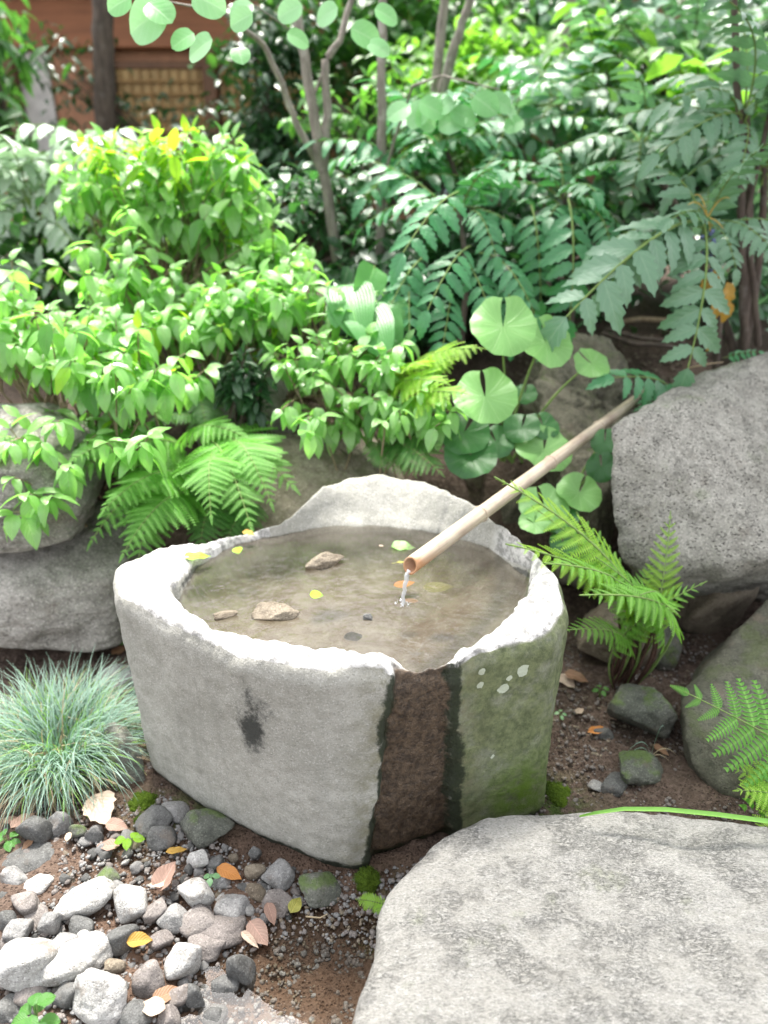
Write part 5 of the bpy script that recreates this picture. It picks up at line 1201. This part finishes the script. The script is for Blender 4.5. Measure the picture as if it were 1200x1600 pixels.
def moss_clump(px, py, w, d, h, label, seed):
    p = PG(px, py); n = NT('moss'); v = n.coord('Object'); f = n.noise(v, 150, 4, .7)
    m = n.fin(Base_Color=n.mix(n.noise(v, 30, 4), n.mix(f, (.02, .04, .006), (.06, .11, .012)), n.mix(f, (.05, .09, .01), (.14, .20, .02))), Roughness=.95, Specular_IOR_Level=.1, Normal=n.bump(f, 1, .01))
    V, F = ico(5); Q = V.copy(); Q = Q * (1 + .16 * fbm(V * 2.5 + seed, 4, .6, seed) + .05 * fbm(V * 16, 3, .6, seed))[:, None]; Q *= np.array([w / 2, d / 2, h])
    root = link('moss_clump', mesh_np('moss_clump', Q, F, m)); root.location = (p.x, p.y, p.z - h * .1); tag(root, label, 'moss')
    nrm = V / np.linalg.norm(V, axis=1)[:, None]; top = np.where(V[:, 2] > -.1)[0]; VV = []; FF = []; UU = []
    for k in range(900):
        i = R.choice(top); q = Vector(Q[i]) + Vector((R.gauss(0, .002), R.gauss(0, .002), 0)); d_ = (Vector(nrm[i]) + Vector((R.gauss(0, .4), R.gauss(0, .4), .4))).normalized(); s = R.uniform(.003, .006); b = len(VV); e = d_.orthogonal().normalized() * .0008
        VV += [tuple(q - e), tuple(q + e), tuple(q + d_ * s)]; UU += [(0, 0), (1, 0), (.5, 1)]; FF.append((b, b + 1, b + 2))
    lm = MOSSL; tag(link('moss_tips', mesh_np('moss_tips', VV, np.array(FF), lm, UU), root), kind='stuff')
MOSSL = leaf_mat('moss_tip', (.05, .10, .012), (.11, .18, .02), (.2, .35, .03), vein='plain', rough=.8, trans=.3)
moss_clump(223, 1258, .085, .07, .028, 'bright moss cushion on the stones at the left foot of the basin', 1)
moss_clump(226, 1285, .05, .045, .018, 'smaller moss cushion just in front of the bright one', 2)
moss_clump(574, 1378, .055, .06, .03, 'dark moss cushion at the foot of the overflow channel', 3)
moss_clump(872, 1245, .07, .10, .015, 'thin dark moss mat on the soil at the right foot of the basin', 4)
moss_clump(6, 1405, .05, .04, .015, 'moss patch at the left edge beside the pale pebbles', 5)
def edging():
    n = NT('black_plastic'); m = n.fin(Base_Color=(.012, .012, .013, 1), Roughness=.45)
    a = P(165, 1145, z=.05); b = P(212, 1122, z=.05); bm = bmesh.new(); bmesh.ops.create_cube(bm, size=1)
    for v in bm.verts: v.co = Vector((v.co.x * .012, v.co.y * ((b - a).length + .04), v.co.z * .05))
    bmesh.ops.bevel(bm, geom=bm.edges[:], offset=.002, segments=2, affect='EDGES'); me = bpy.data.meshes.new('garden_edging'); bm.to_mesh(me); bm.free(); me.materials.append(m)
    o = link('garden_edging', me, None, Matrix.Translation((a + b) / 2) @ basis(b - a, (0, -.4, 1))); tag(o, 'short piece of black edging between the grass tuft and the basin', 'garden edging')
edging()
def stick(pts, r0, r1, label, m, name='stick'):
    t = Tubes(); o = pts[0]; t.add([p - o for p in pts], r0, r1, 8, .15, True); q = link(name, t.build(name, m)); q.location = o; tag(q, label, 'stick')
stick([P(940, 520, Y=3.35), P(990, 537, Y=3.3), P(1040, 540, Y=3.3), P(1060, 545, Y=3.3)], .011, .009, 'lower dark stick lying on the bare soil behind the lava boulder', B_dark)
stick([P(945, 513, Y=3.42), P(1000, 528, Y=3.4), P(1070, 535, Y=3.4)], .009, .008, 'middle dark stick lying on the bare soil behind the lava boulder', B_dark)
stick([P(955, 505, Y=3.6), P(1000, 498, Y=3.6), P(1060, 502, Y=3.6)], .013, .012, 'topmost brown stick on the bare soil, with a knotted end', B_twig)
stick([P(1075, 575, Y=2.72), P(1110, 568, Y=2.72), P(1130, 566, Y=2.74)], .003, .002, 'pale dry straw on top of the big boulder', LM_straw, 'dry_straw')
stick([PG(950, 1098), PG(965, 1105)], .0025, .002, 'short pale twig on the soil above the curled brown leaf', B_twig, 'twig')
stick([P(478, 1432, z=.006), P(500, 1434, z=.010), P(512, 1428, z=.018)], .002, .0012, 'little pale twig beside the yellow leaf in the stream', LM_straw, 'twig')

# ================================================================== FALLEN LEAVES
def dead(px, py, w, m, label, az=None, z=None, wd=.5, curl=.25, fold=.3, shape=ovate, droop=.15, lift=.006, tilt=0.0, wave=.03, group='fallen leaves on the ground', teeth=0.0, cat='fallen leaf'):
    p = PG(px, py) if z is None else P(px, py, z=z); s = (.82 if m in (DM_pink, DM_pale) else 1) * w / FPX * zc(p); az = R.uniform(0, 6.28) if az is None else rad(az)
    d = Vector((math.cos(az), math.sin(az), tilt)); o = link('fallen_leaf', leaf_mesh('fallen_leaf', m, wd, shape, 6, 10, fold, droop, teeth, wave, curl))
    o.matrix_basis = place(p + Vector((0, 0, lift + (.016 if z is None and px < 480 and py > 1270 else 0))) - d * s * .5, d, (R.uniform(-.15, .15), -.15, 1), s); return tag(o, label, cat, group)
dead(160, 1278, 78, DM_pale, 'largest pale leaf, peppered with holes, under the grass tuft', -60, lift=.02, wd=.75, curl=.3, teeth=.1)
dead(185, 1302, 45, DM_pink, 'torn pinkish leaf tucked under the large pale one', -10, lift=.012, wd=.6)
dead(170, 1330, 48, DM_pink, 'wet purple pink leaf just above the lime seedling', 175, wd=.5)
dead(40, 1292, 55, DM_pink, 'long brown pink leaf beside the dark rock at the left edge', 60, lift=.012)
dead(45, 1330, 26, DM_brown, 'small reddish leaf below the dark rock at the left edge', 250)
dead(110, 1318, 30, DM_pale, 'narrow pale tan leaf standing between two dark stones', 100, wd=.4, lift=.012)
dead(278, 1338, 34, DM_gold, 'slim golden leaf left of the white angular pebble', 15, wd=.34)
dead(360, 1376, 46, DM_orange, 'bright orange leaf on the dark gravel in front of the basin', -25, wd=.5, lift=.012, curl=.4)
dead(265, 1382, 60, DM_pink, 'crumpled pinkish leaf standing up between two white stones', 70, lift=.02, tilt=.5, fold=.8, wd=.7)
dead(248, 1395, 36, DM_pale, 'pale pink leaf behind the white stone', 200, lift=.015, tilt=.3)
dead(222, 1487, 40, DM_gold, 'golden brown leaf curled among the pebbles', 10, wd=.6, lift=.02, fold=.6)
dead(405, 1470, 62, DM_pink, 'largest wet pinkish leaf at the edge of the stream', -50, wd=.6, lift=.012, curl=.5)
dead(425, 1445, 45, DM_pink, 'curled pink leaf overlapping the wet one at the stream edge', -65, lift=.02, wd=.5, tilt=-.2)
dead(392, 1483, 48, DM_pale, 'narrow pale leaf edge up at the stream edge', -40, lift=.015, wd=.3, fold=.9)
dead(463, 1425, 34, DM_olive, 'yellow green leaf lying in the stream below the mossy stone', 70, wd=.6, lift=.01)
dead(265, 1570, 50, DM_brown, 'brown leaf at the bottom among dark pebbles', 30, lift=.02)
dead(240, 1590, 56, DM_pale, 'tan leaf at the bottom edge between pebbles', 170, lift=.02, wd=.6)
dead(20, 1290, 30, DM_pink, 'small pinkish leaf at the left edge under the grass', 30)
dead(885, 1070, 46, DM_pale, 'broad pale brown leaf against the right side of the basin', -50, lift=.015, wd=.55)
dead(900, 1068, 40, DM_brown, 'glossy brown leaf lying on the broad pale one', -30, lift=.028, wd=.5)
dead(906, 1112, 28, DM_pale, 'small grey leaf on the soil right of the basin', 50, wd=.5)
dead(936, 1150, 42, DM_orange, 'curled light brown leaf lying on the dark half buried stone', 15, wd=.36, lift=.02, fold=.7)
dead(1032, 1180, 30, DM_brown, 'brown leaf tucked behind the grass sprout', -50, lift=.02, wd=.4)
dead(1158, 1287, 18, DM_orange, 'small orange leaf at the far edge of the stepping stone', 80, lift=.15, wd=.8)
dead(1105, 1255, 20, DM_brown, 'dark red leaf on the soil below the mossy boulder', 40)
for (px, py, w, mm, lb) in [(200, 1152, 44, DM_pale, 'pale dry leaf wedged between the black edging and the basin'), (165, 1100, 40, DM_pale, 'tan dry leaf just behind the black edging'), (190, 1022, 34, DM_brown, 'brown leaf in the crack beside the lower left boulder'), (210, 1165, 30, DM_pink, 'pink brown leaf below the black edging')]:
    dead(px, py, w, mm, lb, lift=.02)
dead(995, 470, 22, DM_brown, 'brown leaf on the bare soil behind the sticks')
# leaves on and in the basin water
G4 = 'leaves in the basin'
dead(371, 861, 20, DM_lime, 'small lime leaf floating by the left back edge of the basin', -75, z=WZ, wd=.8, curl=.05, fold=.1, lift=.003, group=G4, wave=.01)
dead(495, 930, 22, DM_lime, 'round lime leaf floating in the middle of the basin', 5, z=WZ, wd=.9, curl=.05, fold=.08, lift=.003, group=G4, wave=.01)
dead(631, 855, 40, LM_bright, 'large fresh green leaf floating left of the spout', 10, z=WZ, wd=.62, curl=-.1, fold=.2, lift=.004, group=G4)
dead(624, 879, 28, DM_olive, 'thin pale leaf strip floating at the mouth of the spout', 178, z=WZ, wd=.16, curl=0, fold=.05, lift=.003, group=G4)
dead(685, 917, 50, DM_sunk, 'olive leaf under water right of the falling stream', 5, z=.49, wd=.5, curl=0, fold=.02, lift=0, droop=.02, group=G4, wave=.0)
dead(632, 912, 36, DM_orange, 'reddish leaf under water behind the falling stream', 20, z=.49, wd=.5, curl=0, fold=.02, lift=0, droop=.02, group=G4, wave=.0)
dead(640, 938, 28, DM_brown, 'dark red leaf under water at the foot of the falling stream', 170, z=.49, wd=.35, curl=0, fold=.02, lift=0, droop=.02, group=G4, wave=.0)
dead(309, 872, 44, DM_lime, 'pale lime leaf resting on the low left back rim', 20, z=.525, wd=.45, lift=.008, group=G4)
dead(389, 836, 22, DM_gold, 'yellow and red leaf on the rim left of the raised back', -20, z=.525, wd=.6, lift=.008, group=G4)
dead(596, 854, 10, DM_pale, 'tiny white petal floating above the flat stone', 0, z=WZ, lift=.003, group=G4)

# ================================================================== PEBBLES
PM = {'w': M_pale, 'g': M_grey, 'd': M_dark, 'p': M_purp, 'm': M_mossy, 'b': M_brown}
def peb(px, py, w, h, m, label, seed, ang=0, n=12, p=12, rot=None, ry=.85, sub=4, cutmin=.6):
    """pebble seen at pixel centre (px,py), w x h pixels"""
    q = PG(px, py + h * .32); s = zc(q) / FPX; W_ = w * s; Hh = h * s * .95; D_ = (W_ * ry)
    o = link('pebble', rock_mesh('pebble', (W_, D_, Hh), seed, sub, PM[m], ncut=n, p=p, rough=.05, cutmin=cutmin)); o.location = (q.x, q.y + D_ * .18, q.z + Hh * .26); o.rotation_euler = (R.uniform(-.12, .12), rad(ang), R.uniform(-.25, .25) if rot is None else rad(rot))
    return tag(o, label, 'pebble', 'pebbles in the stream bed')
L = [
 (130, 1408, 84, 66, 'w', 'big white rounded pebble with a notch in its front edge'), (205, 1412, 58, 58, 'w', 'white cracked pebble right of the notched one'), (308, 1395, 56, 52, 'w', 'white jagged pebble with a bump on top, below the orange leaf'),
 (283, 1502, 60, 64, 'w', 'white square pebble at the edge of the brown water'), (158, 1556, 84, 92, 'w', 'large white egg shaped pebble at the bottom'), (45, 1505, 92, 88, 'w', 'largest white pebble, left end of the white pair'),
 (110, 1508, 104, 62, 'w', 'long white pebble leaning on the largest one'), (309, 1341, 34, 36, 'w', 'small clean white angular pebble by the golden leaf'), (438, 1370, 50, 42, 'g', 'grey pebble with a pale facet in front of the basin'),
 (272, 1268, 44, 28, 'g', 'grey angular pebble at the lower left corner of the basin'), (92, 1288, 34, 46, 'g', 'light grey upright pebble leaning on a dark rock'), (58, 1295, 50, 56, 'd', 'dark rock behind the light grey upright pebble'),
 (502, 1392, 66, 46, 'm', 'dark green rounded stone at the front corner of the basin'), (318, 1300, 84, 50, 'm', 'flat greenish stone against the basin foot'), (240, 1285, 56, 36, 'd', 'dark angular stone below the moss cushion'), (252, 1312, 44, 40, 'd', 'wet black stone left of the flat greenish one'),
 (22, 1375, 38, 34, 'g', 'grey pyramid pebble near the left edge'), (60, 1383, 44, 26, 'w', 'pale low pebble beside the grey pyramid'), (40, 1413, 48, 40, 'p', 'purplish pebble below the pale low one'), (55, 1433, 44, 32, 'p', 'tilted brown grey pebble by the big notched one'),
 (80, 1440, 34, 42, 'g', 'narrow grey pebble in front of the notched one'), (126, 1447, 44, 28, 'd', 'dark pebble in the notch of the big white one'), (100, 1470, 42, 28, 'g', 'light grey pebble behind the long white one'), (130, 1468, 34, 26, 'w', 'small cream pebble behind the long white one'),
 (190, 1468, 48, 48, 'd', 'dark grey round pebble in the middle of the bed'), (155, 1478, 40, 44, 'g', 'mottled grey pebble next to the dark round one'), (308, 1444, 62, 36, 'p', 'long grey purple pebble'), (362, 1420, 50, 38, 'g', 'grey pebble with a white cap right of the jagged one'),
 (272, 1437, 48, 34, 'g', 'flat pebble with a white ridge'), (345, 1465, 74, 40, 'p', 'wet purple grey pebble at the stream edge'), (376, 1508, 46, 70, 'd', 'tall dark pebble half in the brown water'), (230, 1533, 50, 62, 'p', 'purple grey oval pebble beside the egg shaped one'),
 (276, 1560, 42, 40, 'p', 'pinkish brown pebble below the square white one'), (305, 1556, 30, 52, 'd', 'slim blue grey pebble at the water edge'), (205, 1590, 60, 40, 'd', 'dark pebble at the bottom edge right of the egg shaped one'), (105, 1555, 44, 44, 'd', 'dark pebble left of the egg shaped one'),
 (52, 1555, 52, 38, 'p', 'brown grey pebble under the largest white one'), (395, 1362, 36, 26, 'b', 'brown squarish pebble right of the orange leaf'), (398, 1398, 42, 28, 'b', 'flat brown pebble below the squarish one'), (432, 1412, 46, 36, 'p', 'rough brown pebble near the yellow leaf'),
 (398, 1333, 20, 28, 'd', 'little slate blue pebble by the basin foot'), (335, 1352, 26, 24, 'd', 'dark round pebble beside the white angular one'), (120, 1298, 28, 32, 'm', 'greenish pebble right of the upright grey one'), (147, 1305, 26, 34, 'd', 'black pebble under the pale leaf'),
 (40, 1350, 74, 24, 'd', 'wide flat dark stone sunk in grit near the left edge'), (165, 1375, 40, 26, 'm', 'mossy wet pebble behind the notched one'), (180, 1385, 30, 20, 'g', 'small grey pebble behind the cracked white one'), (240, 1425, 40, 36, 'p', 'brown pebble between the cracked and jagged white ones'),
 (325, 1478, 60, 30, 'p', 'dark wet flat pebble under the purple grey one'), (250, 1470, 40, 30, 'p', 'reddish pebble above the square white one'), (352, 1540, 40, 36, 'd', 'submerged dark pebble in the brown water'), (345, 1380, 30, 22, 'g', 'small grey pebble under the orange leaf'),
 (10, 1440, 30, 34, 'd', 'dark pebble cut by the left edge'), (28, 1455, 40, 36, 'g', 'grey pebble above the largest white one'), (180, 1510, 30, 30, 'b', 'brown pebble between the long white one and the golden leaf'), (15, 1580, 50, 36, 'd', 'dark pebble in the bottom left corner'),
 (262, 1590, 40, 34, 'p', 'brown pebble at the bottom edge beside the tan leaf'), (330, 1590, 44, 30, 'd', 'submerged grey pebble at the bottom edge')]
for i, (px, py, w, h, m, lb) in enumerate(L):
    sm = {(130, 1408), (158, 1556), (45, 1505), (110, 1508)}
    rnd_ = (px, py) in sm
    peb(px, py, w * 1.12, h * 1.14, m, lb, 100 + i, n=7 if rnd_ else 13, p=5 if rnd_ else 10, sub=5 if w > 60 else 4, cutmin=.80 if rnd_ else .58)
# small stones that fill the bed between the named ones
small = []
for k in range(240):
    x = R.uniform(5, 470); y = R.uniform(1290, 1600)
    if y < 1290 + max(0, (x - 260)) * .33 or (x > 330 and y > 1470) or x > 470 - max(0, y - 1420) * .9: continue
    small.append((x, y))
sp_meshes = {}
for k, (x, y) in enumerate(small):
    m = R.choice('ggdddppbw'); key = (m, k % 4)
    if key not in sp_meshes: sp_meshes[key] = rock_mesh('pebble', (1, .85, .7), 300 + 7 * (k % 4) + ord(m), 3, PM[m], rough=.07)
    q = PG(x, y); s = R.uniform(9, 26) * zc(q) / FPX; o = link('pebble', sp_meshes[key]); o.location = (q.x, q.y, q.z + s * .18); o.scale = (s, s, s); o.rotation_euler = (R.uniform(-.4, .4), R.uniform(-.4, .4), R.uniform(0, 6.28))
    nb = min(L, key=lambda e: (e[0] - x) ** 2 + (e[1] - y) ** 2)[5]; cn = {'w': 'pale', 'g': 'grey', 'd': 'dark', 'p': 'purplish', 'b': 'brown'}[m]
    tag(o, ' '.join(('little %s stone beside the %s' % (cn, nb)).replace(',', '').split()[:16]), 'pebble', 'small filler stones of the stream bed')
# grit and soil crumbs
def grit(name, n, box, smin, smax, mat, seed, reject=None):
    rs = random.Random(seed); V0, F0 = ico(1); VV = []; FF = []; k = 0
    base = []
    for j in range(8): base.append(V0 * (1 + .35 * np.random.RandomState(j + seed).uniform(-1, 1, len(V0)))[:, None] * np.array([1, .8, .6]))
    while k < n:
        x = rs.uniform(box[0], box[1]); y = rs.uniform(box[2], box[3])
        if reject and reject(x, y, rs): continue
        s = smin + (smax - smin) * rs.random() ** 3; a = rs.uniform(0, 6.28); B = base[k % 8] * s; c, sn = math.cos(a), math.sin(a)
        z = ghs(x, y) + .004
        VV.append(np.stack([x + B[:, 0] * c - B[:, 1] * sn, y + B[:, 0] * sn + B[:, 1] * c, z + B[:, 2]], 1)); FF.append(F0 + k * len(V0)); k += 1
    tag(link(name, mesh_np(name, np.concatenate(VV), np.concatenate(FF), mat)), kind='stuff')
inb = lambda x, y: ((x + .1) / .53) ** 2 + ((y - 1.72) / .46) ** 2 < 1
grit('gravel', 4200, (-.9, .1, .5, 1.6), .003, .010, M_purp, 1, lambda x, y, rs: inb(x, y))
grit('gravel', 3200, (-.9, .1, .5, 1.6), .003, .009, M_grey, 2, lambda x, y, rs: inb(x, y) or y > 1.5)
grit('gravel', 1800, (-.25, .08, .55, 1.2), .0025, .007, M_brown, 5, lambda x, y, rs: inb(x, y) or rs.random() > (1 if x > -.02 else .35))
grit('soil_crumbs', 3000, (.3, 1.1, 1.15, 2.2), .002, .009, M_purp, 3, lambda x, y, rs: inb(x, y))
grit('soil_crumbs', 1500, (.3, 1.1, 1.15, 2.2), .002, .007, M_brown, 4, lambda x, y, rs: inb(x, y))
grit('soil_crumbs', 1200, (.5, 1.4, 2.7, 3.8), .004, .014, M_brown, 6)
bpy.context.view_layer.update()
